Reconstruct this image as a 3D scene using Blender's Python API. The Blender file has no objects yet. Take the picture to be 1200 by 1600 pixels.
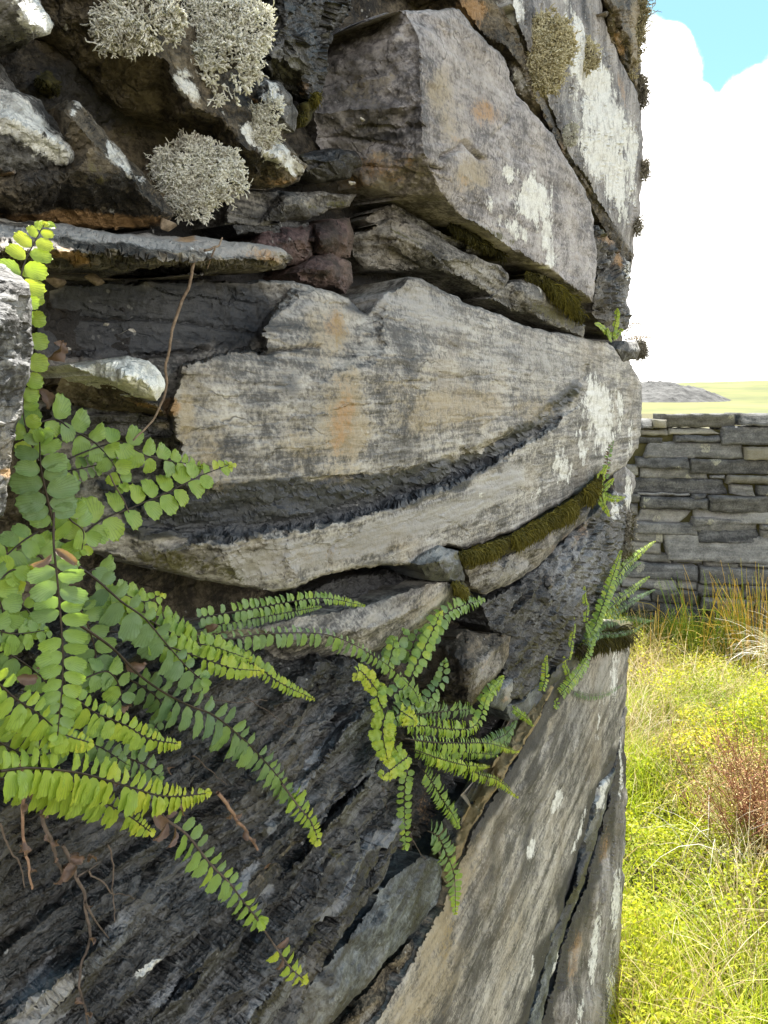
import bpy, math, random
import numpy as np
from mathutils import Vector, Matrix
from mathutils.geometry import delaunay_2d_cdt

# ------------------------------------------------------------------ camera
scene = bpy.context.scene
COL = scene.collection
D = 0.25                       # distance from the lens to the face of the wall (the wall face is the plane x = 0)
EYE = 1.10                     # height of the lens above the turf
F = 1155.6                     # focal length in photo pixels (photo 1200 x 1600)
PITCH = math.radians(8.27)
HEAD = math.radians(30.2)
cam_data = bpy.data.cameras.new('camera')
cam = bpy.data.objects.new('camera', cam_data)
COL.objects.link(cam)
cam_data.sensor_fit = 'VERTICAL'
cam_data.sensor_height = 36.0
cam_data.lens = 26.0
cam_data.clip_start = 0.005
cam_data.clip_end = 3000.0
cam.location = (D, 0, EYE)
cam.rotation_euler = (math.pi / 2 - PITCH, 0, HEAD)
scene.camera = cam
CAM = np.array([D, 0.0, EYE])
ROT = np.array(cam.rotation_euler.to_matrix())

# ------------------------------------------------------------------ light
SUN_AZ = math.radians(-12)      # from the wall's direction (+Y) towards the camera's side (+X)
SUN_EL = math.radians(60)
sd = bpy.data.lights.new('sun', 'SUN')
sd.energy = 4.7
sd.angle = math.radians(0.5)
sd.color = (1.0, 0.955, 0.88)
sun = bpy.data.objects.new('sun', sd)
COL.objects.link(sun)
sun_dir = Vector((math.sin(SUN_AZ) * math.cos(SUN_EL), math.cos(SUN_AZ) * math.cos(SUN_EL), math.sin(SUN_EL)))
sun.rotation_euler = sun_dir.to_track_quat('Z', 'Y').to_euler()
sun.location = (3, 3, 6)
scene.view_settings.view_transform = 'Standard'
scene.view_settings.look = 'None'
scene.view_settings.gamma = 1.0
scene.view_settings.exposure = 1.97


def rays(p):
    p = np.asarray(p, float).reshape(-1, 2)
    v = np.stack([(p[:, 0] - 600) / F, -(p[:, 1] - 800) / F, -np.ones(len(p))], 1)
    return v @ ROT.T


def wall_pt(p, o):
    """photo pixel + height above the wall's face -> point of the place"""
    r = rays(p)
    t = (np.asarray(o, float) - D) / r[:, 0]
    return CAM + r * t[:, None]


# ------------------------------------------------------------------ sky
world = bpy.data.worlds.new('World')
scene.world = world
world.use_nodes = True
wt = world.node_tree
wt.nodes.clear()


class NT:
    """small helper to wire nodes"""
    def __init__(self, tree):
        self.t = tree

    def n(self, typ, **kw):
        nd = self.t.nodes.new(typ)
        ins = kw.pop('ins', {})
        for k, v in kw.items():
            setattr(nd, k, v)
        for k, v in ins.items():
            s = nd.inputs[k]
            if isinstance(v, bpy.types.NodeSocket):
                self.t.links.new(v, s)
            else:
                s.default_value = v
        return nd

    def math(self, op, a, b=0.0, c=0.0, clamp=False):
        nd = self.n('ShaderNodeMath', operation=op, use_clamp=clamp)
        for i, v in enumerate((a, b, c)):
            if isinstance(v, bpy.types.NodeSocket):
                self.t.links.new(v, nd.inputs[i])
            else:
                nd.inputs[i].default_value = v
        return nd.outputs[0]

    def smooth(self, v, lo, hi, a=0.0, b=1.0, kind='SMOOTHSTEP'):
        nd = self.n('ShaderNodeMapRange', interpolation_type=kind,
                    ins={'Value': v, 'From Min': lo, 'From Max': hi, 'To Min': a, 'To Max': b})
        return nd.outputs[0]

    def mix(self, f, a, b, blend='MIX'):
        nd = self.n('ShaderNodeMix', data_type='RGBA', blend_type=blend)
        for s, v in ((nd.inputs[0], f), (nd.inputs[6], a), (nd.inputs[7], b)):
            if isinstance(v, bpy.types.NodeSocket):
                self.t.links.new(v, s)
            else:
                s.default_value = v if not isinstance(v, tuple) or len(v) == 4 else (*v, 1)
        return nd.outputs[2]

    def noise(self, vec, scale, detail=4, rough=0.55, dist=0.0, out=0):
        nd = self.n('ShaderNodeTexNoise', ins={'Scale': scale, 'Detail': detail, 'Roughness': rough, 'Distortion': dist})
        if vec is not None:
            self.t.links.new(vec, nd.inputs['Vector'])
        return nd.outputs[out]

    def ramp(self, v, stops):
        nd = self.n('ShaderNodeValToRGB', ins={'Fac': v})
        e = nd.color_ramp.elements
        while len(e) < len(stops):
            e.new(0.5)
        for i, (p, c) in enumerate(stops):
            e[i].position = p
            e[i].color = (*c, 1)
        return nd.outputs[0]


W = NT(wt)
sky = W.n('ShaderNodeTexSky', sky_type='NISHITA', sun_disc=False, sun_elevation=SUN_EL, sun_rotation=SUN_AZ,
          air_density=1.0, dust_density=0.6, ozone_density=1.2)
tc = W.n('ShaderNodeTexCoord')
dirv = tc.outputs['Generated']
sep = W.n('ShaderNodeSeparateXYZ', ins={'Vector': dirv})
cn = W.noise(dirv, 9.0, 7, 0.62)
cn2 = W.noise(dirv, 2.2, 5, 0.55)
# a cumulus bank: low everywhere, with billows that rise out of it
cl = W.smooth(sep.outputs['Z'], 0.46, 0.30, -0.35, 0.55, 'LINEAR')
billows = [(985, 150, 4.2), (1032, 92, 2.0), (1052, 132, 1.5), (1062, 190, 2.4), (1100, 244, 3.6), (1200, 200, 3.7), (1160, 222, 3.0), (1275, 165, 4.2),
           (1090, 380, 8.0), (1250, 360, 8.0)]
acc = None
for bx_, by_, br_ in billows:
    dv = rays([(bx_, by_)])[0]
    dv = dv / np.linalg.norm(dv)
    dp = W.n('ShaderNodeVectorMath', operation='DOT_PRODUCT', ins={0: dirv, 1: tuple(dv)}).outputs['Value']
    m = W.smooth(dp, math.cos(math.radians(br_ * 1.25)), math.cos(math.radians(br_ * 0.55)), -0.5, 0.75, 'LINEAR')
    acc = m if acc is None else W.math('MAXIMUM', acc, m)
near_view = W.n('ShaderNodeVectorMath', operation='DOT_PRODUCT', ins={0: dirv, 1: tuple(rays([(1120, 150)])[0] / np.linalg.norm(rays([(1120, 150)])[0]))}).outputs['Value']
far = W.smooth(near_view, 0.985, 0.93)
generic = W.math('ADD', W.math('MULTIPLY', W.math('SUBTRACT', cn2, 0.5), 2.4), cl)
cov = W.math('MAXIMUM', acc, W.math('SUBTRACT', W.math('ADD', generic, far), 1.0))
lowbank = W.smooth(sep.outputs['Z'], 0.36, 0.26, -0.6, 0.8, 'LINEAR')
cov = W.math('MAXIMUM', cov, lowbank)
cov = W.math('ADD', cov, W.math('MULTIPLY', W.math('SUBTRACT', cn, 0.5), 0.9))
cn3 = W.noise(dirv, 38.0, 5, 0.6)
cov = W.math('ADD', cov, W.math('MULTIPLY', W.math('SUBTRACT', cn3, 0.5), 0.45))
mask = W.smooth(cov, -0.10, 0.30)
cloud_col = W.mix(W.smooth(cn2, 0.35, 0.7), (8.2, 8.0, 7.6), (11.0, 10.7, 10.2))
clear = W.mix(1.0, sky.outputs[0], (0.42, 0.58, 0.50), 'MULTIPLY')
colr = W.mix(mask, clear, cloud_col)
# below the horizon a dim green glow stands in for light bounced off the ground
colr = W.mix(W.smooth(sep.outputs['Z'], -0.02, 0.0), (0.6, 0.65, 0.4), colr)
bg = W.n('ShaderNodeBackground', ins={'Color': colr, 'Strength': 0.10})
wo = W.n('ShaderNodeOutputWorld', ins={'Surface': bg.outputs[0]})

# ------------------------------------------------------------------ numpy noise
def _h(ix, iy, iz, seed):
    h = (ix.astype(np.int64) * 374761393 + iy.astype(np.int64) * 668265263 + iz.astype(np.int64) * 2147483647 + seed * 974634777) & 0xffffffff
    h = ((h ^ (h >> 13)) * 1274126177) & 0xffffffff
    h = ((h ^ (h >> 16)) * 2246822519) & 0xffffffff
    return ((h ^ (h >> 15)) & 0xffffff) / float(0xffffff)


def vnoise(p, seed=0):
    i = np.floor(p)
    f = p - i
    f = f * f * f * (f * (f * 6 - 15) + 10)
    i = i.astype(np.int64)
    r = 0
    for dx in (0, 1):
        wx = f[:, 0] if dx else 1 - f[:, 0]
        for dy in (0, 1):
            wy = f[:, 1] if dy else 1 - f[:, 1]
            for dz in (0, 1):
                wz = f[:, 2] if dz else 1 - f[:, 2]
                r = r + wx * wy * wz * _h(i[:, 0] + dx, i[:, 1] + dy, i[:, 2] + dz, seed)
    return r * 2 - 1


def fbm(p, freq, octv=4, gain=0.5, lac=2.1, seed=0, ridged=False):
    a, s, tot = 1.0, 0, 0
    for k in range(octv):
        n = vnoise(p * freq + 17.3 * k, seed + k)
        if ridged:
            n = 1 - 2 * np.abs(n)
        s = s + a * n
        tot += a
        a *= gain
        freq = freq * lac
    return s / tot


def shards(p, seed=0):
    """broken facets: every cell is a small plane with its own height and tilt"""
    i0 = np.floor(p).astype(np.int64)
    best = np.full(len(p), 1e9)
    val = np.zeros(len(p))
    for dx in (-1, 0, 1):
        for dy in (-1, 0, 1):
            for dz in (-1, 0, 1):
                i = i0 + (dx, dy, dz)
                c = np.stack([i[:, k] + _h(i[:, 0], i[:, 1], i[:, 2], seed + 3 + k) for k in range(3)], 1)
                q = p - c
                d = (q * q).sum(1)
                k_ = d < best
                best[k_] = d[k_]
                ii = i[k_]
                t = np.stack([_h(ii[:, 0], ii[:, 1], ii[:, 2], seed + 13 + k) - .5 for k in range(3)], 1)
                val[k_] = _h(ii[:, 0], ii[:, 1], ii[:, 2], seed + 23) * 2 - 1 + (t * q[k_]).sum(1) * 1.6
    return val


# ------------------------------------------------------------------ objects
def link(name, me, mat=None, parent=None, label=None, cat=None, group=None, kind=None):
    o = bpy.data.objects.new(name, me)
    COL.objects.link(o)
    if mat is not None and me is not None and not me.materials:
        me.materials.append(mat)
    if parent is not None:
        o.parent = parent
    for k, v in (('label', label), ('category', cat), ('group', group), ('kind', kind)):
        if v:
            o[k] = v
    return o


def mesh_np(name, V, faces, smooth=True, attrs=None):
    """V (n,3); faces: (m,3)/(m,4) array or list of arrays of equal width"""
    me = bpy.data.meshes.new(name)
    V = np.asarray(V, np.float32)
    if not isinstance(faces, list):
        faces = [faces]
    faces = [np.asarray(f, np.int32) for f in faces if len(f)]
    loops = np.concatenate([f.ravel() for f in faces])
    tot = np.concatenate([np.full(len(f), f.shape[1], np.int32) for f in faces])
    start = np.concatenate([[0], np.cumsum(tot)[:-1]]).astype(np.int32)
    me.vertices.add(len(V))
    me.vertices.foreach_set('co', V.ravel())
    me.loops.add(len(loops))
    me.loops.foreach_set('vertex_index', loops)
    me.polygons.add(len(tot))
    me.polygons.foreach_set('loop_start', start)
    me.polygons.foreach_set('loop_total', tot)
    me.polygons.foreach_set('use_smooth', np.full(len(tot), smooth, bool))
    for k, a in (attrs or {}).items():
        a = np.asarray(a, np.float32)
        if a.ndim == 1:
            at = me.attributes.new(k, 'FLOAT', 'POINT')
            at.data.foreach_set('value', a)
        else:
            at = me.attributes.new(k, 'FLOAT_COLOR', 'POINT')
            if a.shape[1] == 3:
                a = np.c_[a, np.ones(len(a), np.float32)]
            at.data.foreach_set('color', a.ravel())
    me.update()
    me.validate()
    return me


def thing(name, label, cat, loc=(0, 0, 0), group=None):
    o = link(name, None, None, None, label, cat, group)
    o.location = loc
    o.empty_display_size = 0.02
    return o


def part(name, me, mat, root, label=None):
    """child of a thing whose empty stands at root.location; mesh given in world coordinates"""
    off = np.array(root.location) if root.parent is None else np.array(root.parent.location) * 0
    if root.type == 'EMPTY':
        co = np.empty(len(me.vertices) * 3, np.float32)
        me.vertices.foreach_get('co', co)
        co = co.reshape(-1, 3) - np.array(root.location, np.float32)
        me.vertices.foreach_set('co', co.ravel())
        me.update()
    return link(name, me, mat, root, label)


# ------------------------------------------------------------------ rock material
def new_mat(name):
    m = bpy.data.materials.new(name)
    m.use_nodes = True
    m.node_tree.nodes.clear()
    return m, NT(m.node_tree)


def rock_mat(name, dark, mid, light, theta=0.0, along=6.0, across=60.0, fine=380.0, rough=0.72, bump=0.35, streak=0.5,
             lichen_col=(0.72, 0.72, 0.69), rust_col=(0.32, 0.19, 0.085), dark_col=(0.014, 0.014, 0.016), moss_col=(0.055, 0.05, 0.012),
             speck=0.25, spec=0.4, stain=0.5, warm=0.25, part_k=0.3, fs=1.0, pale_a=(0.22, 0.215, 0.21), pale_b=(0.38, 0.37, 0.36)):
    m, N = new_mat(name)
    geo = N.n('ShaderNodeTexCoord')
    pos = geo.outputs['Object']
    mp = N.n('ShaderNodeMapping', ins={'Vector': pos, 'Rotation': (-theta, 0, 0)}).outputs[0]
    st = N.n('ShaderNodeVectorMath', operation='MULTIPLY', ins={0: mp, 1: (across * 0.6, along, across)}).outputs[0]
    st2 = N.n('ShaderNodeVectorMath', operation='MULTIPLY', ins={0: mp, 1: (across * 3, along * 4, across * 4.2)}).outputs[0]
    n1 = N.noise(pos, 14, 6, 0.6)
    n2 = N.noise(st, 1.0, 6, 0.62, 0.4)
    n3 = N.noise(st2, 1.0, 4, 0.6)
    n4 = N.noise(pos, fine, 4, 0.65)
    n5 = N.noise(pos, 60, 5, 0.65)
    n6 = N.noise(N.n('ShaderNodeVectorMath', operation='MULTIPLY', ins={0: mp, 1: (170.0, 80.0, 260.0)}).outputs[0], 1.0, 4, 0.7, 0.5)
    v = N.math('ADD', N.math('MULTIPLY', n1, 1 - streak), N.math('MULTIPLY', n2, streak))
    v = N.math('ADD', v, N.math('MULTIPLY', N.math('SUBTRACT', n3, 0.5), 0.34 * (0.4 + streak) * fs))
    v = N.math('ADD', v, N.math('MULTIPLY', N.math('SUBTRACT', n4, 0.5), 0.55))
    v = N.math('ADD', v, N.math('MULTIPLY', N.math('SUBTRACT', n5, 0.5), 0.46))
    v = N.math('ADD', v, N.math('MULTIPLY', N.math('SUBTRACT', n6, 0.5), 0.34))
    col = N.ramp(v, [(0.33, tuple(c * 0.55 for c in dark)), (0.42, dark), (0.51, mid), (0.66, light)])
    # warm mottling, dark run-off stains down the face, fine dark partings along the bedding
    nb = N.noise(pos, 7.0, 5, 0.6)
    col = N.mix(N.math('MULTIPLY', N.smooth(nb, 0.46, 0.68), warm), col, (0.23, 0.18, 0.11))
    vs = N.n('ShaderNodeVectorMath', operation='MULTIPLY', ins={0: pos, 1: (17.0, 17.0, 5.0)}).outputs[0]
    nv = N.noise(vs, 1.0, 5, 0.55, 0.6)
    sm = N.smooth(N.math('ADD', nv, N.math('MULTIPLY', N.math('SUBTRACT', n5, 0.5), 0.35)), 0.36, 0.58)
    dk = N.math('ADD', 1.0 - stain, N.math('MULTIPLY', sm, stain))
    part_ = N.smooth(N.math('ADD', n3, N.math('MULTIPLY', N.math('SUBTRACT', n5, 0.5), 0.35)), 0.28, 0.42, 1.0 - part_k, 1.0)
    dk = N.math('MULTIPLY', dk, part_)
    col = N.mix(1.0, col, N.n('ShaderNodeCombineColor', ins={0: dk, 1: dk, 2: dk}).outputs[0], 'MULTIPLY')
    cst = N.n('ShaderNodeVectorMath', operation='MULTIPLY', ins={0: mp, 1: (40.0, along * 2.2, across * 0.75)}).outputs[0]
    cst = N.n('ShaderNodeVectorMath', operation='ADD', ins={0: cst, 1: N.n('ShaderNodeVectorMath', operation='SCALE', ins={0: N.noise(pos, 30, 4, 0.6, out=1), 'Scale': 1.1}).outputs[0]}).outputs[0]
    cv = N.n('ShaderNodeTexVoronoi', feature='DISTANCE_TO_EDGE', ins={'Vector': cst, 'Scale': 1.0}).outputs['Distance']
    ck = N.math('MULTIPLY', N.smooth(cv, 0.035, 0.0), N.smooth(n5, 0.46, 0.62))
    col = N.mix(N.math('MULTIPLY', ck, 0.75), col, tuple(c * 0.35 for c in dark))
    pa = N.n('ShaderNodeAttribute', attribute_name='paint')
    ps = N.n('ShaderNodeSeparateColor', ins={'Color': pa.outputs['Color']})
    R, G, B = N.math('MULTIPLY', ps.outputs[0], 1.3), N.math('MULTIPLY', ps.outputs[1], 1.3), N.math('MULTIPLY', ps.outputs[2], 1.2)
    A = pa.outputs['Alpha']
    pb = N.n('ShaderNodeAttribute', attribute_name='paint_b')
    pbs = N.n('ShaderNodeSeparateColor', ins={'Color': pb.outputs['Color']})
    TAN, PALE, OCH = N.math('MULTIPLY', pbs.outputs[0], 1.45), N.math('MULTIPLY', pbs.outputs[1], 1.4), N.math('MULTIPLY', pbs.outputs[2], 1.3)
    nz = N.math('ADD', N.math('MULTIPLY', N.math('SUBTRACT', n5, 0.5), 0.9), N.math('MULTIPLY', N.math('SUBTRACT', n4, 0.5), 0.9))
    nzs = N.math('ADD', nz, N.math('MULTIPLY', N.math('SUBTRACT', n2, 0.5), 0.8))

    def msk(s, noise, lo=0.34, hi=0.66):
        return N.smooth(N.math('ADD', s, noise), lo, hi)
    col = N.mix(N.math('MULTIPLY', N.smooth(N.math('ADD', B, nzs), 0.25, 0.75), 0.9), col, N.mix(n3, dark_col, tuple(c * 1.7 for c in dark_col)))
    col = N.mix(N.math('MULTIPLY', N.smooth(N.math('ADD', TAN, nzs), 0.25, 0.9), 0.75), col, N.mix(n4, (0.25, 0.20, 0.125), (0.37, 0.31, 0.21)))
    col = N.mix(N.math('MULTIPLY', N.smooth(N.math('ADD', PALE, nzs), 0.3, 0.8), 0.8), col, N.mix(n2, pale_a, pale_b))
    col = N.mix(N.math('MULTIPLY', N.smooth(N.math('ADD', G, nz), 0.3, 0.75), 0.85), col, N.mix(n4, tuple(c * 0.75 for c in rust_col), tuple(c * 1.3 for c in rust_col)))
    col = N.mix(N.math('MULTIPLY', N.smooth(N.math('ADD', OCH, nz), 0.3, 0.7), 0.85), col, N.mix(n4, (0.15, 0.105, 0.035), (0.27, 0.20, 0.085)))
    crack = N.n('ShaderNodeTexVoronoi', feature='DISTANCE_TO_EDGE', ins={'Vector': pos, 'Scale': 300.0}).outputs['Distance']
    lob = N.n('ShaderNodeTexVoronoi', ins={'Vector': pos, 'Scale': 75.0}).outputs['Distance']
    lm = msk(R, N.math('ADD', nz, N.math('MULTIPLY', N.math('SUBTRACT', 0.42, lob), 0.55)), 0.40, 0.58)
    lc = N.mix(N.smooth(crack, 0.0, 0.10), tuple(c * 0.72 for c in lichen_col), N.mix(n4, tuple(c * 0.88 for c in lichen_col), tuple(min(1, c * 1.12) for c in lichen_col)))
    lc = N.mix(N.math('MULTIPLY', N.smooth(N.math('ADD', N.noise(pos, 95, 5, 0.7), N.math('MULTIPLY', n2, 0.3)), 0.62, 0.80), 0.6), lc, mid)
    col = N.mix(N.math('MULTIPLY', lm, 0.93), col, lc)
    # scattered specks of lichen and grit
    vo = N.n('ShaderNodeTexVoronoi', ins={'Vector': pos, 'Scale': 170.0, 'Randomness': 1.0})
    spm = N.math('MULTIPLY', N.smooth(vo.outputs['Distance'], 0.20, 0.10), N.smooth(N.math('ADD', N.noise(pos, 23, 3), N.math('MULTIPLY', n4, 0.2)), 0.66, 0.74))
    col = N.mix(N.math('MULTIPLY', spm, speck), col, tuple(c * 0.85 for c in lichen_col))
    mm = msk(A, nz, 0.38, 0.6)
    col = N.mix(N.math('MULTIPLY', mm, 0.92), col, N.mix(n4, tuple(c * 0.5 for c in moss_col), tuple(c * 1.9 for c in moss_col)))
    hgt = N.math('ADD', N.math('MULTIPLY', n4, 0.5), N.math('MULTIPLY', n3, 0.3 + 0.9 * part_k))
    hgt = N.math('ADD', hgt, N.math('MULTIPLY', n5, 0.7))
    hgt = N.math('ADD', hgt, N.math('MULTIPLY', n6, 0.6))
    hgt = N.math('ADD', hgt, N.math('MULTIPLY', lm, 0.25))
    hgt = N.math('SUBTRACT', hgt, N.math('MULTIPLY', ck, 0.5))
    bp = N.n('ShaderNodeBump', ins={'Height': hgt, 'Strength': bump, 'Distance': 0.005})
    rg = N.math('ADD', N.math('MULTIPLY', n5, 0.3), rough - 0.15)
    bs = N.n('ShaderNodeBsdfPrincipled', ins={'Base Color': col, 'Roughness': rg, 'Normal': bp.outputs[0], 'Specular IOR Level': spec})
    N.n('ShaderNodeOutputMaterial', ins={'Surface': bs.outputs[0]})
    return m


# ------------------------------------------------------------------ stones
def seg_dist(P, poly):
    a = poly
    b = np.roll(poly, -1, 0)
    out = np.full(len(P), 1e9)
    for i in range(len(a)):
        ab = b[i] - a[i]
        L2 = (ab ** 2).sum() + 1e-9
        t = np.clip(((P - a[i]) @ ab) / L2, 0, 1)
        d = np.hypot(*(P - a[i] - t[:, None] * ab).T)
        out = np.minimum(out, d)
    return out


def in_poly(P, poly):
    x, y = P[:, 0], P[:, 1]
    c = np.zeros(len(P), bool)
    n = len(poly)
    for i in range(n):
        x1, y1 = poly[i]
        x2, y2 = poly[(i + 1) % n]
        if y1 == y2:
            continue
        k = ((y1 > y) != (y2 > y)) & (x < (x2 - x1) * (y - y1) / (y2 - y1) + x1)
        c ^= k
    return c


def coarse_fn(pts, o, edges):
    r = delaunay_2d_cdt([Vector(p) for p in pts], edges, [], 0, 1e-4)
    cv = np.array([tuple(v) for v in r[0]])
    co = np.array([o[src[0]] if len(src) else np.nan for src in r[3]])
    for i in np.where(np.isnan(co))[0]:
        k = np.argsort(((pts - cv[i]) ** 2).sum(1))[:2]
        co[i] = np.mean(np.asarray(o)[k])
    tris = np.array([f for f in r[2]])

    def f(P):
        out = np.full(len(P), np.nan)
        for t in tris:
            a, b, c = cv[t]
            den = (b[1] - c[1]) * (a[0] - c[0]) + (c[0] - b[0]) * (a[1] - c[1])
            if abs(den) < 1e-9:
                continue
            w0 = ((b[1] - c[1]) * (P[:, 0] - c[0]) + (c[0] - b[0]) * (P[:, 1] - c[1])) / den
            w1 = ((c[1] - a[1]) * (P[:, 0] - c[0]) + (a[0] - c[0]) * (P[:, 1] - c[1])) / den
            w2 = 1 - w0 - w1
            k = (w0 > -1e-6) & (w1 > -1e-6) & (w2 > -1e-6)
            out[k] = w0[k] * co[t[0]] + w1[k] * co[t[1]] + w2[k] * co[t[2]]
        for i in np.where(np.isnan(out))[0]:
            out[i] = co[np.argmin(((cv - P[i]) ** 2).sum(1))]
        return out
    return f


def fol_angle(p0, p1):
    a, b = wall_pt([p0, p1], 0.0)
    return math.atan2(b[2] - a[2], b[1] - a[1])


def paint_eval(P, specs, seed):
    """specs: (channel, cx, cy, rx, ry, rot_deg, strength)"""
    A = np.zeros((len(P), 8), np.float32)
    ch = {'lichen': 0, 'rust': 1, 'dark': 2, 'moss': 3, 'tan': 4, 'pale': 5, 'ochre': 6}
    wob = np.c_[fbm(np.c_[P, np.zeros(len(P))], 1 / 45.0, 3, seed=seed), fbm(np.c_[P, np.ones(len(P)) * 9], 1 / 45.0, 3, seed=seed + 5)]
    for sp_ in specs:
        if sp_[1] == 'P':
            c, _, pl, w, s = sp_
            pl = np.array(pl, float)
            Pw = P + wob * w * 1.2
            dd = seg_dist(Pw, pl) * np.where(in_poly(Pw, pl), 1, -1)
            A[:, ch[c]] = np.maximum(A[:, ch[c]], np.clip(.5 + dd / w, 0, 1) * s)
            continue
        if sp_[1] == 'L':
            c, _, line, w, s = sp_
            line = np.array(line, float)
            Pw = P + wob * w * 0.8
            dd = np.full(len(P), 1e9)
            for a_, b_ in zip(line[:-1], line[1:]):
                ab = b_ - a_
                t = np.clip(((Pw - a_) @ ab) / (ab @ ab), 0, 1)
                dd = np.minimum(dd, np.hypot(*(Pw - a_ - t[:, None] * ab).T))
            A[:, ch[c]] = np.maximum(A[:, ch[c]], np.clip(1.35 - dd / w, 0, 1) * s)
            continue
        c, cx, cy, rx, ry, rot, s = sp_
        a = math.radians(rot)
        d = P - (cx, cy)
        u = (d[:, 0] * math.cos(a) + d[:, 1] * math.sin(a)) / rx + wob[:, 0] * 0.45
        v = (-d[:, 0] * math.sin(a) + d[:, 1] * math.cos(a)) / ry + wob[:, 1] * 0.45
        m = np.clip(1.35 - np.sqrt(u * u + v * v), 0, 1) * s
        A[:, ch[c]] = np.maximum(A[:, ch[c]], m)
    return A


RNG = np.random.default_rng(7)
SEEDC = [100]


def build_relief(outline, o=0.0, inner=(), creases=(), res=3.0, jit=3.0, edge=(7.0, 0.005), amp=0.0016, big_amp=0.0, freq=45, octv=5, gain=0.55,
                 fol=0.0, fol_amp=0.0, fol_layer=0.006, fol_along=5.0, streak_amp=0.0, ridged=False, paint=(), depth=0.05, taper=0.25, warp=5.0, shard=0.0009, sh_f=(44, 18, 90), cracks=(), splinter=None):
    """A stone: outline and inner points traced at their own height above the wall's face, broken into facets along the
    creases, weathered with noise, and closed behind by sides that run into the wall."""
    SEEDC[0] += 31
    seed = SEEDC[0]
    OL = [(p[0], p[1], p[2] if len(p) > 2 else o) for p in outline]
    IN = [(p[0], p[1], p[2] if len(p) > 2 else o) for p in inner]
    pts = np.array([p[:2] for p in OL + IN], float)
    oo = np.array([p[2] for p in OL + IN])
    n = len(OL)
    edges = [(i, (i + 1) % n) for i in range(n)] + [tuple(e) for e in creases]
    cf = coarse_fn(pts, oo, edges)
    # fine outline
    fine = []
    for i in range(n):
        a, b = pts[i], pts[(i + 1) % n]
        k = max(1, int(np.hypot(*(b - a)) / res))
        for t in np.linspace(0, 1, k, endpoint=False):
            fine.append(a + (b - a) * t)
    fine = np.array(fine)
    nz = np.c_[fbm(np.c_[fine, np.zeros(len(fine))], 1 / 26.0, 4, 0.6, seed=seed), fbm(np.c_[fine, np.ones(len(fine)) * 5], 1 / 26.0, 4, 0.6, seed=seed + 3)]
    fine = fine + nz * jit * 2.0
    x0, y0 = fine.min(0)
    x1, y1 = fine.max(0)
    gx, gy = np.meshgrid(np.arange(x0, x1, res), np.arange(y0, y1, res * 0.87))
    gx[::2] += res / 2
    G = np.c_[gx.ravel(), gy.ravel()] + RNG.normal(0, res * 0.16, (gx.size, 2))
    G = G[in_poly(G, fine)]
    G = G[seg_dist(G, fine) > res * 0.55]
    allp = np.r_[fine, G]
    nf = len(fine)
    r = delaunay_2d_cdt([Vector(p) for p in allp], [(i, (i + 1) % nf) for i in range(nf)], [], 1, 1e-5)
    P = np.array([tuple(v) for v in r[0]])
    isb = np.array([bool(len(s)) and min(s) < nf for s in r[3]])
    T = np.array([f for f in r[2] if len(f) == 3], np.int32)
    dist = seg_dist(P, fine)
    wrp = np.c_[fbm(np.c_[P, np.zeros(len(P))], 1 / 20.0, 4, 0.6, seed=seed + 15), fbm(np.c_[P, np.ones(len(P)) * 3], 1 / 20.0, 4, 0.6, seed=seed + 16)]
    O = cf(P + wrp * warp * 1.6 * np.clip((dist - 2) / 14.0, 0, 1)[:, None])
    if edge[0] > 0:
        edge = (edge[0] * .62, edge[1] * .62)
        q = np.clip(1 - dist / edge[0], 0, 1)
        wv = 1 + 0.7 * fbm(np.c_[P, np.zeros(len(P))], 1 / 30.0, 3, seed=seed + 9)
        O = O - edge[1] * (1 - np.sqrt(np.clip(1 - q * q, 0, 1))) * np.clip(wv, 0.15, 2)
    X = wall_pt(P, O)
    # normals of the plain facets
    nr = np.zeros_like(X)
    fn = np.cross(X[T[:, 1]] - X[T[:, 0]], X[T[:, 2]] - X[T[:, 0]])
    for k in range(3):
        np.add.at(nr, T[:, k], fn)
    nr /= np.linalg.norm(nr, axis=1)[:, None] + 1e-12
    flip = (nr * (CAM - X)).sum(1) < 0
    nr[flip] *= -1
    c, s = math.cos(fol), math.sin(fol)
    al = X[:, 1] * c + X[:, 2] * s
    ac = -X[:, 1] * s + X[:, 2] * c
    Q = np.c_[X[:, 0], al, ac]
    disp = amp * fbm(X, freq, octv, gain, seed=seed, ridged=ridged)
    if big_amp:
        disp = disp + big_amp * fbm(Q * (6, 7, 26), 1.0, 4, 0.5, seed=seed + 30, ridged=True)
    disp = disp + 0.00055 * fbm(X, 230, 3, 0.6, seed=seed + 20)
    if shard:
        qw = Q * sh_f
        disp = disp + shard * shards(qw + .35 * np.c_[fbm(qw, 1.3, 2, seed=seed + 71), fbm(qw, 1.3, 2, seed=seed + 72), fbm(qw, 1.3, 2, seed=seed + 73)], seed + 70)
        disp = disp + shard * .45 * shards(qw * 2.7 + 4.4, seed + 75)
    if splinter:
        pl, sa, sf = splinter
        pl = np.array(pl, float)
        ins = np.clip(.5 + seg_dist(P, pl) * np.where(in_poly(P, pl), 1, -1) / 8.0, 0, 1)
        disp = disp + ins * (sa * shards(Q * sf, seed + 91) + sa * .5 * shards(Q * sf * 2.3, seed + 92))
    for line, w_, dp_ in cracks:
        line = np.array(line, float)
        Pw = P + wrp * 5.0
        dd = np.full(len(P), 1e9)
        for a_, b_ in zip(line[:-1], line[1:]):
            ab = b_ - a_
            t = np.clip(((Pw - a_) @ ab) / (ab @ ab), 0, 1)
            dd = np.minimum(dd, np.hypot(*(Pw - a_ - t[:, None] * ab).T))
        disp = disp - dp_ * np.exp(-(dd / w_) ** 2)
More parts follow.
